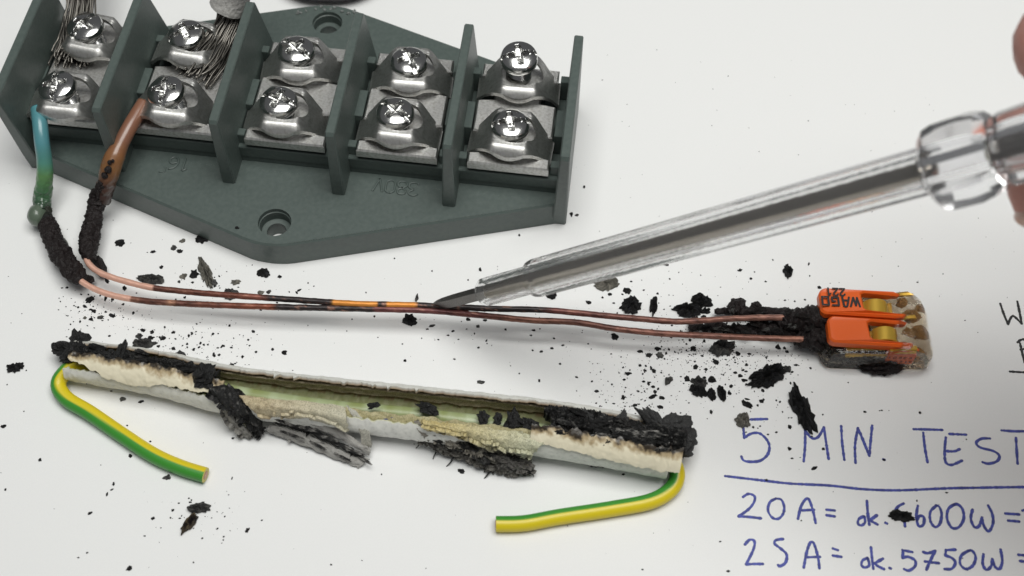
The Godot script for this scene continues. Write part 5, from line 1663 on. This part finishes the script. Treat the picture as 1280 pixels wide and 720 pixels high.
	fragment("char_crumb", "tiny black char crumb, second nearest right of the lone triangular chip", "crumbs beyond the wires under the screwdriver", 53.52, -8.18, 0.29, 0.73, -0.38, 0.12, 110, 0)
	fragment("char_crumb", "tiny black char crumb, nearest right of the lone triangular chip", "crumbs beyond the wires under the screwdriver", 53.44, -5.58, 0.3, 0.35, 0.06, 0.12, 111, 0)
	fragment("char_crumb", "small black char crumb behind the orange levers", "crumbs beyond the wires under the screwdriver", 54.96, -3.27, 0.86, 0.71, -0.15, 0.15, 112, 0)
	fragment("char_crumb", "tiny black char crumb behind the round black lump above the wires", "crumbs beyond the wires under the screwdriver", 21.24, -2.56, 0.44, 0.35, 0.06, 0.12, 113, 0)
	fragment("char_crumb", "tiny black char crumb in front of the light grey ash flake", "crumbs beyond the wires under the screwdriver", 16.09, 1.11, 0.44, 0.51, 0.06, 0.12, 114, 0)
	fragment("char_crumb", "tiny black char crumb left of the round black lump above the wires", "crumbs beyond the wires under the screwdriver", 18.07, 2.17, 0.58, 0.34, 0.06, 0.12, 115, 0)
	fragment("char_crumb", "tiny black char crumb, nearest left of the lone triangular chip", "crumbs beyond the wires under the screwdriver", 47.03, -8.68, 0.3, 0.36, 0.06, 0.12, 116, 0)
	fragment("char_fragment", "black char chip below the lower copper wire left of the dense scatter", "char fragments scattered on the paper", 18.19, 9.03, 1.53, 1.23, -1.01, 0.27, 117, 0)
	fragment("char_crumb", "small black char crumb in front of the round black lump above the wires", "crumbs in the dense scatter left of the connector", 25.66, 11.02, 1.42, 0.81, 0.05, 0.18, 118, 0)
	fragment("char_crumb", "small dark grey char crumb in front of the round black lump above the wires", "crumbs in the dense scatter left of the connector", 25.91, 12.36, 1.41, 1.29, 0.05, 0.28, 119, 1)
	fragment("char_fragment", "dark grey faced char lump just under the lower copper wire", "char fragments scattered on the paper", 36.78, 10.41, 4.37, 3.04, 0.25, 1.22, 120, 1)
	fragment("char_fragment", "largest black char lump, jagged, below the connector's left side", "char fragments scattered on the paper", 44.11, 15.75, 6.73, 3.31, 0.46, 1.58, 121, 0)
	fragment("char_fragment", "small rounded grey stone-like bit right of the largest char lump", "char fragments scattered on the paper", 47.88, 13.92, 1.38, 1.31, -0.15, 0.72, 122, 1)
	fragment("char_fragment", "long black jagged char strip pointing down to the letter M", "char fragments scattered on the paper", 49.71, 21.64, 8.69, 3.12, -1.26, 1.22, 123, 0)
	fragment("char_crumb", "small black char crumb behind the largest black lump", "crumbs in the dense scatter left of the connector", 46.55, 9.56, 1.09, 1.21, -1.33, 0.24, 124, 0)
	fragment("char_crumb", "small dark grey char crumb left of the pile above the numeral 5", "crumbs in the dense scatter left of the connector", 27.29, 17.36, 1.9, 1.25, 1.09, 0.86, 125, 1)
	fragment("char_crumb", "small black char crumb left of the pile above the numeral 5", "crumbs in the dense scatter left of the connector", 30.59, 16.72, 1.12, 1.11, 0.05, 0.24, 126, 0)
	fragment("char_fragment", "grey faced char slab on top of the pile above the numeral 5", "char fragments scattered on the paper", 32.61, 17.38, 2.88, 1.6, -0.25, 0.86, 127, 1)
	fragment("char_crumb", "small black char crumb behind the pile above the numeral 5", "crumbs in the dense scatter left of the connector", 34.83, 16.64, 1.6, 1.38, 0.34, 0.3, 128, 0)
	fragment("char_fragment", "black char slab at the lower left of the pile above the numeral 5", "char fragments scattered on the paper", 32.27, 19.09, 3.28, 1.9, -0.45, 1.01, 129, 0)
	fragment("char_fragment", "black char bit in the middle of the pile above the numeral 5", "char fragments scattered on the paper", 34.56, 19.57, 2.27, 1.44, -1.38, 0.79, 130, 0)
	fragment("char_fragment", "upright black char slab at the right of the pile above the numeral 5", "char fragments scattered on the paper", 36.33, 19.33, 3.33, 1.3, -1.38, 0.86, 131, 0)
	fragment("char_crumb", "small black char crumb right of the pile above the numeral 5", "crumbs in the dense scatter left of the connector", 37.7, 19.1, 0.7, 0.78, 0.05, 0.15, 132, 0)
	fragment("char_crumb", "small black char crumb, second nearest left of the largest black lump", "crumbs in the dense scatter left of the connector", 39.74, 15.6, 0.84, 0.8, 0.05, 0.17, 133, 0)
	fragment("char_crumb", "small black char crumb, nearest left of the largest black lump", "crumbs in the dense scatter left of the connector", 40.3, 16.42, 1.12, 0.79, 0.05, 0.17, 134, 0)
	fragment("char_crumb", "small black char crumb, fourth nearest behind the sheath's charred right end", "crumbs in the dense scatter left of the connector", 20.48, 16.18, 1.28, 0.78, 0.25, 0.17, 135, 0)
	fragment("char_crumb", "small black char crumb, fifth nearest behind the sheath's charred right end", "crumbs in the dense scatter left of the connector", 22.56, 14.51, 0.7, 0.64, 0.05, 0.14, 136, 0)
	fragment("char_crumb", "tiny black char crumb behind the sheath's charred right end", "crumbs in the dense scatter left of the connector", 24.48, 14.87, 0.42, 0.96, 0.05, 0.12, 137, 0)
	fragment("char_crumb", "small black char crumb in front of the dark grey faced lump", "crumbs in the dense scatter left of the connector", 35.67, 13.17, 1.13, 0.97, 0.05, 0.21, 138, 0)
	fragment("char_crumb", "small black char crumb left of the dark grey faced lump", "crumbs in the dense scatter left of the connector", 31.77, 10.69, 1.14, 1.14, 0.05, 0.24, 139, 0)
	fragment("char_crumb", "small black char crumb right of the dark grey faced lump", "crumbs in the dense scatter left of the connector", 39.5, 11.22, 0.99, 0.98, 0.05, 0.21, 140, 0)
	fragment("char_crumb", "small black char crumb, third nearest behind the sheath's charred right end", "crumbs in the dense scatter left of the connector", 25.06, 19.47, 0.69, 0.78, 0.05, 0.15, 141, 0)
	fragment("char_crumb", "small black char crumb, nearest behind the sheath's charred right end", "crumbs in the dense scatter left of the connector", 24.64, 20.41, 1.6, 0.74, 0.52, 0.16, 142, 0)
	fragment("char_crumb", "small black char crumb, second nearest behind the sheath's charred right end", "crumbs in the dense scatter left of the connector", 19.63, 20.83, 0.69, 0.93, 0.05, 0.15, 143, 0)
	fragment("char_fragment", "narrow black char sliver just above the numeral 5", "char fragments scattered on the paper", 40.57, 21.07, 2.02, 1.11, -0.51, 0.24, 144, 0)
	fragment("char_fragment", "grey and black square char chip on the top stroke of the numeral 5", "char fragments scattered on the paper", 39.57, 24.27, 2.56, 2.47, -0.14, 1.01, 145, 2)
	fragment("char_crumb", "small black char crumb in front of the largest black lump", "crumbs among the handwriting", 40.63, 20.01, 0.83, 0.47, 0.05, 0.12, 146, 0)
	fragment("char_crumb", "tiny black char crumb, nearest in front of the largest black lump", "crumbs among the handwriting", 42.32, 21.13, 0.42, 0.46, 0.05, 0.12, 147, 0)
	fragment("char_crumb", "small black char crumb, second nearest left of the letter M", "crumbs among the handwriting", 47.42, 24.89, 0.82, 0.91, 0.05, 0.18, 148, 0)
	fragment("char_crumb", "small black char crumb, nearest left of the letter M", "crumbs among the handwriting", 47.11, 28.87, 0.78, 0.77, -0.55, 0.17, 149, 0)
	fragment("char_crumb", "small black char crumb in front of the letter M", "crumbs among the handwriting", 50.92, 32.12, 1.16, 0.55, 0.49, 0.12, 150, 0)
	fragment("char_crumb", "tiny black char crumb in front of the letter M", "crumbs among the handwriting", 52.7, 28.57, 0.54, 0.6, 0.05, 0.12, 151, 0)
	fragment("char_crumb", "tiny black char crumb behind the figure 20", "crumbs among the handwriting", 42.87, 34.66, 0.52, 0.44, -0.74, 0.12, 152, 0)
	fragment("char_crumb", "tiny black char crumb, nearest right of the numeral 5", "crumbs among the handwriting", 42.47, 25.01, 0.41, 0.3, 0.05, 0.12, 153, 0)
	fragment("char_crumb", "tiny black char crumb left of the letter M", "crumbs among the handwriting", 47.37, 30.58, 0.54, 0.3, 0.05, 0.12, 154, 0)
	fragment("char_crumb", "tiny black char crumb, nearest behind the letter N", "crumbs among the handwriting", 60.39, 21.37, 0.53, 0.48, -0.57, 0.12, 155, 0)
	fragment("char_crumb", "tiny black char crumb, second nearest behind the letter N", "crumbs among the handwriting", 63.28, 20.92, 0.42, 0.31, 0.05, 0.12, 156, 0)
	fragment("char_crumb", "tiny black char crumb left of the word TEST", "crumbs among the handwriting", 69.75, 21.03, 0.53, 0.49, -0.79, 0.12, 157, 0)
	fragment("char_crumb", "tiny black char crumb, second nearest behind the handwritten watt figures", "crumbs among the handwriting", 72.11, 35.4, 0.54, 0.29, 0.05, 0.12, 158, 0)
	fragment("char_crumb", "tiny black char crumb right of the letter N", "crumbs among the handwriting", 62.59, 30.08, 0.54, 0.45, 0.05, 0.12, 159, 0)
	fragment("char_crumb", "tiny black char crumb, nearest behind the handwritten watt figures", "crumbs among the handwriting", 67.07, 37.05, 0.27, 0.43, 0.05, 0.12, 160, 0)
	fragment("char_crumb", "tiny black char crumb, second nearest right of the numeral 5", "crumbs among the handwriting", 43.71, 26.42, 0.41, 0.3, 0.05, 0.12, 161, 0)
	fragment("char_crumb", "tiny black char crumb, second nearest in front of the largest black lump", "crumbs among the handwriting", 46.43, 22.11, 0.28, 0.31, 0.05, 0.12, 162, 0)
	fragment("char_fragment", "thin black char flake lying across the figure 4 of the watt value", "char fragments scattered on the paper", 64.11, 39.95, 4.13, 1.87, -0.1, 0.72, 163, 0)
	fragment("char_fragment", "flat black char slip half under the sheath near its right end", "char fragments scattered on the paper", 15.48, 33.1, 3.6, 1.46, -0.01, 0.65, 164, 0)
	fragment("char_fragment", "ragged black char flake alone at the left edge", "char fragments scattered on the paper", -83.14, 20.71, 2.87, 1.81, 0.35, 0.72, 165, 0)
	fragment("char_crumb", "small black char crumb in front of the ragged flake at the left edge", "crumbs in front of the sheath", -82.28, 31.59, 0.93, 0.76, 0.05, 0.16, 166, 0)
	fragment("char_crumb", "small black char crumb in front of the striped wire's left bend", "crumbs in front of the sheath", -74.93, 37.22, 0.62, 0.61, 0.89, 0.13, 167, 0)
	fragment("char_crumb", "tiny black char crumb right of the ragged flake at the left edge", "crumbs in front of the sheath", -81.16, 21.07, 0.27, 0.32, 0.05, 0.12, 168, 0)
	fragment("char_crumb", "tiny black char crumb in front of the ragged flake at the left edge", "crumbs in front of the sheath", -83.66, 23.95, 0.27, 0.31, 0.05, 0.12, 169, 0)
	fragment("char_crumb", "small dark grey char crumb right of the striped wire's left bend", "crumbs in front of the sheath", -63.87, 25.59, 1.18, 0.95, 0.3, 0.2, 170, 1)
	fragment("char_crumb", "small black char crumb in front of the lump on the sheath's far lip", "crumbs in front of the sheath", -60.81, 25.88, 0.92, 0.63, 0.26, 0.14, 171, 0)
	fragment("char_crumb", "small black char crumb left of the striped wire's left cut end", "crumbs in front of the sheath", -60.59, 35.77, 0.66, 0.73, 0.05, 0.14, 172, 0)
	fragment("char_fragment", "grey chip just in front of the striped wire's left cut end", "char fragments scattered on the paper", -53.96, 39.22, 1.4, 1.02, 0.25, 0.22, 173, 1)
	fragment("char_crumb", "tiny black char crumb, second nearest in front of the sheath's black char flap", "crumbs in front of the sheath", -44.58, 31.78, 0.53, 0.44, 0.05, 0.12, 174, 0)
	fragment("char_crumb", "tiny black char crumb, nearest in front of the sheath's black char flap", "crumbs in front of the sheath", -43.36, 31.21, 0.53, 0.45, 0.05, 0.12, 175, 0)
	fragment("char_crumb", "tiny black char crumb, nearest right of the striped wire's left bend", "crumbs in front of the sheath", -66.17, 24.22, 0.41, 0.31, 0.05, 0.12, 176, 0)
	fragment("char_crumb", "tiny black char crumb, second nearest right of the striped wire's left bend", "crumbs in front of the sheath", -62.22, 30.39, 0.4, 0.3, 0.05, 0.12, 177, 0)
	fragment("char_crumb", "tiny black char crumb left of the striped wire's left cut end", "crumbs in front of the sheath", -57.87, 33.06, 0.4, 0.3, 0.05, 0.12, 178, 0)
	fragment("char_fragment", "dark folded char flake left of centre near the bottom", "char fragments scattered on the paper", -47.92, 44.27, 3.54, 1.83, 0.2, 0.94, 179, 1)
	fragment("char_fragment", "brownish elongated char flake touching the folded flake from below", "char fragments scattered on the paper", -48.98, 46.87, 3.62, 1.68, 1.04, 1.01, 180, 3)
	fragment("char_crumb", "small black char crumb, fourth nearest left of the dark folded flake", "crumbs in front of the sheath", -64.92, 45.87, 0.84, 0.58, 0.76, 0.13, 181, 0)
	fragment("char_crumb", "small black char crumb, second nearest left of the dark folded flake", "crumbs in front of the sheath", -56.88, 54.52, 1.18, 0.83, 0.84, 0.18, 182, 0)
	fragment("char_crumb", "small black char crumb right of the dark folded flake", "crumbs in front of the sheath", -39.8, 47.48, 1.15, 0.54, 1.21, 0.12, 183, 0)
	fragment("char_crumb", "tiny black char crumb, fourth nearest left of the dark folded flake", "crumbs in front of the sheath", -62.9, 42.58, 0.39, 0.71, 0.05, 0.12, 184, 0)
	fragment("char_crumb", "tiny black char crumb, third nearest left of the dark folded flake", "crumbs in front of the sheath", -62.27, 40.76, 0.4, 0.69, -0.13, 0.12, 185, 0)
	fragment("char_crumb", "small black char crumb, third nearest left of the dark folded flake", "crumbs in front of the sheath", -62.32, 41.73, 0.62, 0.29, 0.45, 0.12, 186, 0)
	fragment("char_crumb", "small black char crumb, nearest left of the dark folded flake", "crumbs in front of the sheath", -54.91, 46.24, 0.75, 0.56, 1.05, 0.12, 187, 0)
	fragment("char_crumb", "tiny black char crumb, nearest left of the dark folded flake", "crumbs in front of the sheath", -52.03, 44.74, 0.51, 0.56, 0.05, 0.12, 188, 0)
	fragment("char_crumb", "tiny black char crumb in front of the striped wire's left bend", "crumbs in front of the sheath", -79.12, 42.59, 0.39, 0.43, 0.05, 0.12, 189, 0)
	fragment("char_crumb", "tiny black char crumb, second nearest behind the dark folded flake", "crumbs in front of the sheath", -49.87, 42.6, 0.39, 0.28, 0.05, 0.12, 190, 0)
	fragment("char_crumb", "tiny black char crumb, nearest behind the dark folded flake", "crumbs in front of the sheath", -49.5, 43.26, 0.52, 0.28, 0.05, 0.12, 191, 0)
	fragment("char_crumb", "tiny black char crumb, sixth nearest left of the dark folded flake", "crumbs in front of the sheath", -65.09, 53.19, 0.38, 0.27, 0.05, 0.12, 192, 0)
	fragment("char_crumb", "tiny black char crumb, fifth nearest left of the dark folded flake", "crumbs in front of the sheath", -63.91, 52.36, 0.38, 0.27, 0.05, 0.12, 193, 0)
	fragment("char_crumb", "tiny black char crumb, second nearest left of the dark folded flake", "crumbs in front of the sheath", -55.59, 49.2, 0.38, 0.27, 0.05, 0.12, 194, 0)
	fragment("char_crumb", "tiny black char crumb right of the dark folded flake", "crumbs in front of the sheath", -44.47, 47.44, 0.28, 0.5, -0.63, 0.12, 195, 0)
	fragment("char_crumb", "tiny dark grey char crumb right of the striped wire's left cut end", "crumbs in front of the sheath", -43.58, 38.83, 0.26, 0.57, 0.05, 0.12, 196, 1)
	fragment("char_crumb", "small black char crumb left of the fibrous ash flap", "crumbs in front of the sheath", -6.76, 35.67, 1.33, 0.86, -0.14, 0.19, 197, 0)
	fragment("char_crumb", "tiny black char crumb right of the long grey ash flap", "crumbs in front of the sheath", -19.65, 36.89, 0.26, 0.29, 0.05, 0.12, 198, 0)
	fragment("char_crumb", "tiny black char crumb in front of the sheath's right cut end", "crumbs in front of the sheath", 22.4, 50.8, 0.38, 0.26, 0.05, 0.12, 199, 0)
	fragment("char_crumb", "tiny black char crumb left of the sheath's right cut end", "crumbs in front of the sheath", 19.52, 34.87, 0.53, 0.43, 0.05, 0.12, 200, 0)
	fragment("char_crumb", "tiny black char crumb in front of the dark folded flake", "crumbs in front of the sheath", -43.29, 49.24, 0.25, 0.27, 0.05, 0.12, 201, 0)
	fragment("char_fragment", "tiny dark char bit on the block's front flange left of its hole", "char fragments scattered on the paper", -48.94, -5.95, 0.92, 0.67, -0.35, 0.15, 202, 0, 6.02)
	fragment("char_crumb", "tiny black char crumb left of the figure 25", "crumbs among the handwriting", 34.77, 45.6, 0.39, 0.27, 0.05, 0.12, 203, 0)
	fragment("char_crumb", "tiny black char crumb in front of the long grey ash flap", "crumbs in front of the sheath", -25.99, 52.42, 0.38, 0.26, 0.05, 0.12, 204, 0)
	fragment("char_crumb", "small black char crumb left of the figure 25", "crumbs among the handwriting", 35.78, 50.4, 0.64, 0.4, 0.05, 0.12, 205, 0)


func build_soot() -> void:
	# loose soot too fine to count
	var mesh := flake(1.0, 0.85, 0.5, 5, Color(0.02, 0.02, 0.021), Color(0.05, 0.05, 0.05))
	rng.seed = 4242
	var list := []
	for e in [[35.04, 11.94, 8.51, 2.37, 300, 0.14], [-72.04, 9.02, 3.97, 2.37, 90, 0.16], [-54.37, 14.46, 7.09, 3.05, 120, 0.14], [32.93, 12.84, 7.8, 3.39, 260, 0.62], [28.65, 17.44, 7.8, 3.73, 150, 0.55], [21.12, 20.6, 3.69, 2.37, 110, 0.5], [44.64, 12.99, 6.38, 3.05, 50, 0.35], [-54.99, 14.81, 5.96, 2.71, 120, 0.42], [-71.53, 8.17, 3.69, 2.37, 45, 0.35], [-47.71, 4.36, 12.77, 2.37, 40, 0.25], [-2.45, 8.4, 12.77, 3.05, 45, 0.28], [31.37, -1.43, 15.6, 3.73, 70, 0.25], [33.93, 5.57, 7.09, 1.19, 140, 0.7], [-53.86, 1.36, 1.99, 1.69, 30, 0.3], [19.74, 23.53, 2.55, 1.36, 50, 0.45], [39.9, 23.21, 5.67, 3.39, 25, 0.3], [-48.14, 45.89, 3.12, 2.37, 40, 0.22]]:
		for k in int(e[4]):
			var a := rng.randfn(0.0, 1.0)
			var b := rng.randfn(0.0, 1.0)
			var s: float = clampf(pow(absf(rng.randfn(0.0, 1.0)), 1.8) * 0.14 + 0.07, 0.07, e[5] * 1.5)
			list.append([e[0] + a * e[2], e[1] + b * e[3], s])
	for k in 420:
		list.append([rng.randf_range(-105, 105), rng.randf_range(-60, 56), clampf(absf(rng.randfn(0.0, 1.0)) * 0.1 + 0.07, 0.07, 0.3)])
	var mm := MultiMesh.new()
	mm.transform_format = MultiMesh.TRANSFORM_3D
	mm.mesh = mesh
	var keep := []
	var o := Vector3(-31.99, 0, -14.24)
	for e in list:
		var p := Vector3(e[0], 0, e[1]) - o
		var u := p.x * cos(deg_to_rad(4.13)) + p.z * sin(deg_to_rad(4.13))
		var v := p.x * sin(deg_to_rad(4.13)) - p.z * cos(deg_to_rad(4.13))
		if u > -60.0 and u < 41.5 and v > 2.0 and v < 32.0 or u > -60.0 and u < 41.5 and v > -12.8 + absf(u + 10.0) * 0.3 and v < 47.0 - absf(u + 10.0) * 0.3:
			continue
		keep.append(e)
	mm.instance_count = keep.size()
	for k in keep.size():
		var e: Array = keep[k]
		var b := Basis(Vector3.UP, rng.randf() * TAU).scaled(Vector3(e[2] * rng.randf_range(0.7, 1.6), e[2], e[2]))
		mm.set_instance_transform(k, Transform3D(b, Vector3(e[0], 0.0, e[1]) * S))
	var n := MultiMeshInstance3D.new()
	n.name = "soot_specks"
	n.multimesh = mm
	n.material_override = M.flake
	n.set_meta("kind", "stuff")
	tag(n, "fine black soot specks sprinkled over the white paper", "soot")
	add_child(n)


func build_crumbs() -> void:
	# pale broken rim at the back edge of the block
	rng.seed = 99
	for k in 12:
		var o := MeshInstance3D.new()
		o.name = numbered("plastic_crumb")
		var s := rng.randf_range(0.35, 0.8)
		o.mesh = flake(s * 1.3, s, s * 0.7, 300 + k, Color(0.24, 0.26, 0.25), Color(0.4, 0.42, 0.41))
		o.material_override = M.flake
		add_child(o)
		var a: Vector3 = lerp(Vector3(-45.21, 6, -58.73), Vector3(-33.14, 6, -59.09), k / 11.0)
		o.position = (a + Vector3(rng.randf_range(-0.5, 0.5), 0.0, rng.randf_range(-0.2, 1.2) - 1.6 * sin(PI * k / 11.0))) * S
		o.rotation.y = rng.randf() * TAU
		tag(o, "pale plastic crumb on the block's back edge, %s from the left" % ["first", "second", "third", "fourth", "fifth", "sixth", "seventh", "eighth", "ninth", "tenth", "eleventh", "twelfth"][k], "crumb", "plastic crumbs along the block's back edge")


func build_writing(paper: Node3D) -> void:
	ink("handwritten_numeral", [[41.02, 23.8, 43.75, 23.57], [39.65, 25.46, 39.7, 27.29, 39.7, 27.29], [39.7, 27.29, 40.86, 26.45, 42.25, 26.29, 43.37, 27.32, 43.79, 28.59, 43.37, 30.12, 42.12, 31.25, 40.54, 31.55, 39.37, 31.39, 39.02, 30.69]], 0.47, M.ink_blue, paper, 0.01)
	ink("handwritten_word", [[49.26, 31.01, 49.74, 28.07, 49.98, 25.35], [50.01, 25.44, 50.93, 26.7, 51.93, 26.56, 52.84, 25.29, 53.18, 24.61], [53.18, 24.61, 53.31, 27.88, 53.42, 30.37], [56.12, 24.24, 55.97, 27.31, 56.01, 30.4], [57.8, 30.86, 58.07, 27.63, 58.89, 24.45], [58.89, 24.45, 59.46, 26.47, 60.23, 29.46], [60.23, 29.46, 60.61, 27.5, 61.34, 23.88], [62.48, 29.98, 62.67, 30.06]], 0.47, M.ink_blue, paper, 0.01)
	ink("handwritten_word", [[68.27, 24.17, 70.47, 24.1, 73.07, 24.05], [69.79, 24.75, 69.69, 27.46, 69.76, 30.12], [74.16, 24.74, 76.95, 24.72], [73.47, 25.43, 72.9, 27.94, 72.8, 29.96, 73.72, 30.38, 75.54, 29.52], [73.1, 27.93, 74.49, 27.9, 75.46, 27.46], [80.84, 25.22, 79.43, 25.34, 78.43, 26.13, 78.97, 26.97, 81.06, 27.51, 81.91, 28.33, 81.34, 29.34, 79.88, 29.85, 78.94, 29.64], [83.1, 23.61, 85.29, 23.67, 87.31, 23.52], [85.27, 24.9, 85, 27.09, 84.71, 29.6]], 0.47, M.ink_blue, paper, 0.01)
	ink("handwritten_line", [[36.18, 34.31, 42.66, 34.81, 46.9, 35.09, 53.09, 35.11, 58.47, 35.46, 64.28, 35.37, 72.12, 34.63, 78, 34.2, 85.86, 33.68]], 0.47, M.ink_blue, paper, 0.01)
	ink("handwritten_row", [[38.88, 37.82, 39.8, 37.24, 40.74, 37.6, 40.59, 38.64, 39.63, 39.91, 37.95, 41.21], [37.95, 41.21, 39.55, 41.21, 41.52, 41.35], [44.18, 37.84, 43.17, 38.51, 42.76, 39.95, 43.37, 41.14, 44.31, 41.29, 45.13, 40.44, 45.42, 39.21, 45.05, 38, 44.18, 37.84], [47.48, 41.13, 48.11, 39.07, 48.99, 37.72, 49.56, 37.77, 50.04, 39.79, 50.25, 41.68], [47.87, 39.7, 50.18, 39.46], [52.22, 39.35, 53.51, 39.41], [52.13, 40.29, 53.41, 40.43], [58.13, 40.19, 57.32, 40.64, 57.04, 41.46, 57.58, 41.75, 58.21, 41.2, 58.24, 40.27], [58.93, 37.5, 58.83, 39.75, 58.86, 41.57], [60.27, 39.88, 58.93, 40.88], [58.93, 40.88, 59.38, 41.02, 60.16, 41.46], [61.5, 41.11, 61.71, 41.22], [64.84, 37.65, 63.83, 38.27, 63.19, 39.45, 64.12, 39.64, 65.49, 39.41], [64.62, 40.27, 64.56, 41.56], [67.1, 37.94, 66.63, 39.76, 66.76, 41.37, 67.55, 41.13, 67.83, 39.9, 67.18, 39.65, 66.62, 40.37], [70.13, 37.75, 69.02, 38.83, 68.79, 40.46, 69.41, 41.44, 70.27, 40.79, 70.77, 39.14, 70.56, 37.93, 70.06, 37.71], [73.06, 37.39, 71.97, 38.27, 71.54, 39.92, 72.08, 41.42, 73.25, 41.24, 74.23, 39.78, 74.29, 38.15, 73.64, 37.36, 72.98, 37.44], [75.91, 38.15, 75.39, 39.72, 75.74, 41.12, 76.54, 40.88, 77.23, 39.43], [77.23, 39.43, 77.31, 40.84, 77.93, 41.73, 78.84, 40.36, 79, 38.73, 78.58, 37.32], [81.14, 38.54, 83.35, 38.59], [81.39, 39.74, 83.13, 39.82], [84.01, 37.9, 84.75, 37.66]], 0.47, M.ink_blue, paper, 0.01)
	ink("handwritten_row", [[38.7, 45.88, 39.51, 45.05, 40.24, 45.29, 39.97, 46.68, 38.69, 49.16], [38.69, 49.16, 39.82, 49.03, 41.31, 48.95], [44.81, 44.67, 43.66, 44.92, 43.43, 45.53, 44.31, 46.27, 45.18, 47.21, 44.89, 48.58, 43.91, 49.21, 43.73, 49.03], [47.71, 49.22, 48.41, 46.65, 49.12, 45.04, 49.67, 45.21, 50.11, 47.35, 50.17, 49.21], [48.22, 47.52, 50.41, 47.34], [52.62, 45.86, 53.35, 46.09], [52.5, 47.04, 53.8, 47.17], [57.92, 47.16, 57.13, 47.59, 56.85, 48.38, 57.37, 48.74, 58.09, 48.32, 57.98, 47.27], [58.69, 45.36, 58.65, 47.32, 58.66, 48.87], [60.36, 47.15, 58.95, 48], [58.95, 48, 59.46, 48.44, 60.34, 48.86], [61.23, 48.63, 61.41, 48.69], [63.67, 45.58, 65.14, 45.82], [63.73, 45.69, 63.5, 46.88], [63.5, 46.88, 64.36, 46.64, 65.41, 47.18, 65.28, 48.15, 64.25, 48.9, 63.53, 48.71], [66.92, 45.73, 67.65, 45.89, 68.85, 45.44], [68.85, 45.44, 68.11, 46.65, 67.02, 48.61], [66.97, 47.29, 69.12, 47.46], [72.1, 45.08, 70.57, 45.24], [70.57, 45.24, 70.36, 46.15], [70.36, 46.15, 71.32, 46.49, 71.77, 47.25, 71.06, 48.26, 69.92, 48.39], [74.16, 45.18, 72.9, 46.02, 72.5, 47.41, 73.31, 48.22, 74.54, 47.5, 75.14, 46.11, 74.73, 45.15, 74.08, 45.18], [76.45, 45.65, 76.08, 47.23, 76.49, 48.18, 77.34, 47.56, 77.73, 46.37], [77.73, 46.37, 77.91, 47.53, 78.58, 47.96, 79.25, 46.69, 79.32, 44.72], [82.02, 45.45, 83.52, 45.5], [82.1, 46.47, 83.32, 46.56]], 0.47, M.ink_blue, paper, 0.01)
	ink("handwritten_word", [[87.15, -1.59, 87.43, 0.67, 87.8, 2.64], [87.8, 2.64, 88.33, 1.59, 88.93, 0.87, 89.46, 1.25, 90.25, 2.39], [90.25, 2.39, 90.3, 0.51, 90.31, -2.22], [88.85, 6.27, 89.48, 5.75, 90.33, 5.6, 91.2, 5.93, 90.75, 7.16, 89.13, 7.73], [89.24, 6.44, 89.28, 8.18, 89.36, 10.3], [86.49, 12.21, 89.36, 12.24, 91.68, 12.17]], 0.46, M.ink_black, paper, 0.01)


func _ready() -> void:
	# camera
	var cam := Camera3D.new()
	cam.name = "camera"
	var look := CameraAttributesPhysical.new()
	look.frustum_focal_length = 12.0 / (360.0 / 1560)
	look.frustum_focus_distance = 0.216
	look.exposure_aperture = look.frustum_focal_length / 1.7
	look.frustum_near = 0.005
	look.frustum_far = 10.0
	cam.attributes = look
	cam.fov = rad_to_deg(2.0 * atan(360.0 / 1560))
	cam.near = 0.005
	cam.far = 10.0
	cam.transform = Transform3D(Basis(Vector3(0.99886, 0.02553, -0.04022), Vector3(-0.04764, 0.53536, -0.84328), Vector3(-0.00000, 0.84424, 0.53597)), Vector3(-0.00000, 187.25812, 118.88070) * S)
	add_child(cam)
	cam.current = true
	# the dim room round the lamp
	var env := Environment.new()
	env.background_mode = Environment.BG_COLOR
	env.background_color = lin(0.115, 0.117, 0.121)
	env.tonemap_mode = Environment.TONE_MAPPER_LINEAR
	env.tonemap_exposure = 1.0
	env.sdfgi_enabled = true
	env.ssao_enabled = true
	env.ssil_enabled = true
	var we := WorldEnvironment.new()
	we.name = "environment"
	we.environment = env
	add_child(we)
	# one large soft ceiling light above and a little behind
	var lamp := AreaLight3D.new()
	lamp.name = "ceiling_light"
	lamp.area_size = Vector2(0.4, 0.32)
	lamp.light_energy = 0.32
	lamp.light_color = Color(1.0, 1.0, 0.985)
	lamp.shadow_enabled = true
	lamp.area_range = 6.0
	add_child(lamp)
	lamp.look_at_from_position(Vector3(0.05, 0.54, 0.0), Vector3(0.03, 0, -0.2), Vector3(0, 0, -1))
	nz.noise_type = FastNoiseLite.TYPE_SIMPLEX_SMOOTH
	nz.seed = 17
	nz.frequency = 0.05
	nz.fractal_octaves = 3
	cz.noise_type = FastNoiseLite.TYPE_CELLULAR
	cz.cellular_return_type = FastNoiseLite.RETURN_CELL_VALUE
	cz.seed = 5
	cz.frequency = 0.05
	make_materials()
	# the sheet everything lies on
	var mb := MB.new()
	box(mb, Transform3D(Basis(), Vector3(0, -0.2, 0)), Vector3(300, 0.2, 220), 0.05)
	var paper := part("paper", mb, M.paper, self, 20.0)
	paper.set_meta("kind", "structure")
	build_block()
	build_cables()
	build_sheath()
	build_earth_wire()
	build_wires()
	build_connector()
	build_driver()
	build_hand()
	build_writing(paper)
	build_fragments()
	build_crumbs()
	build_soot()
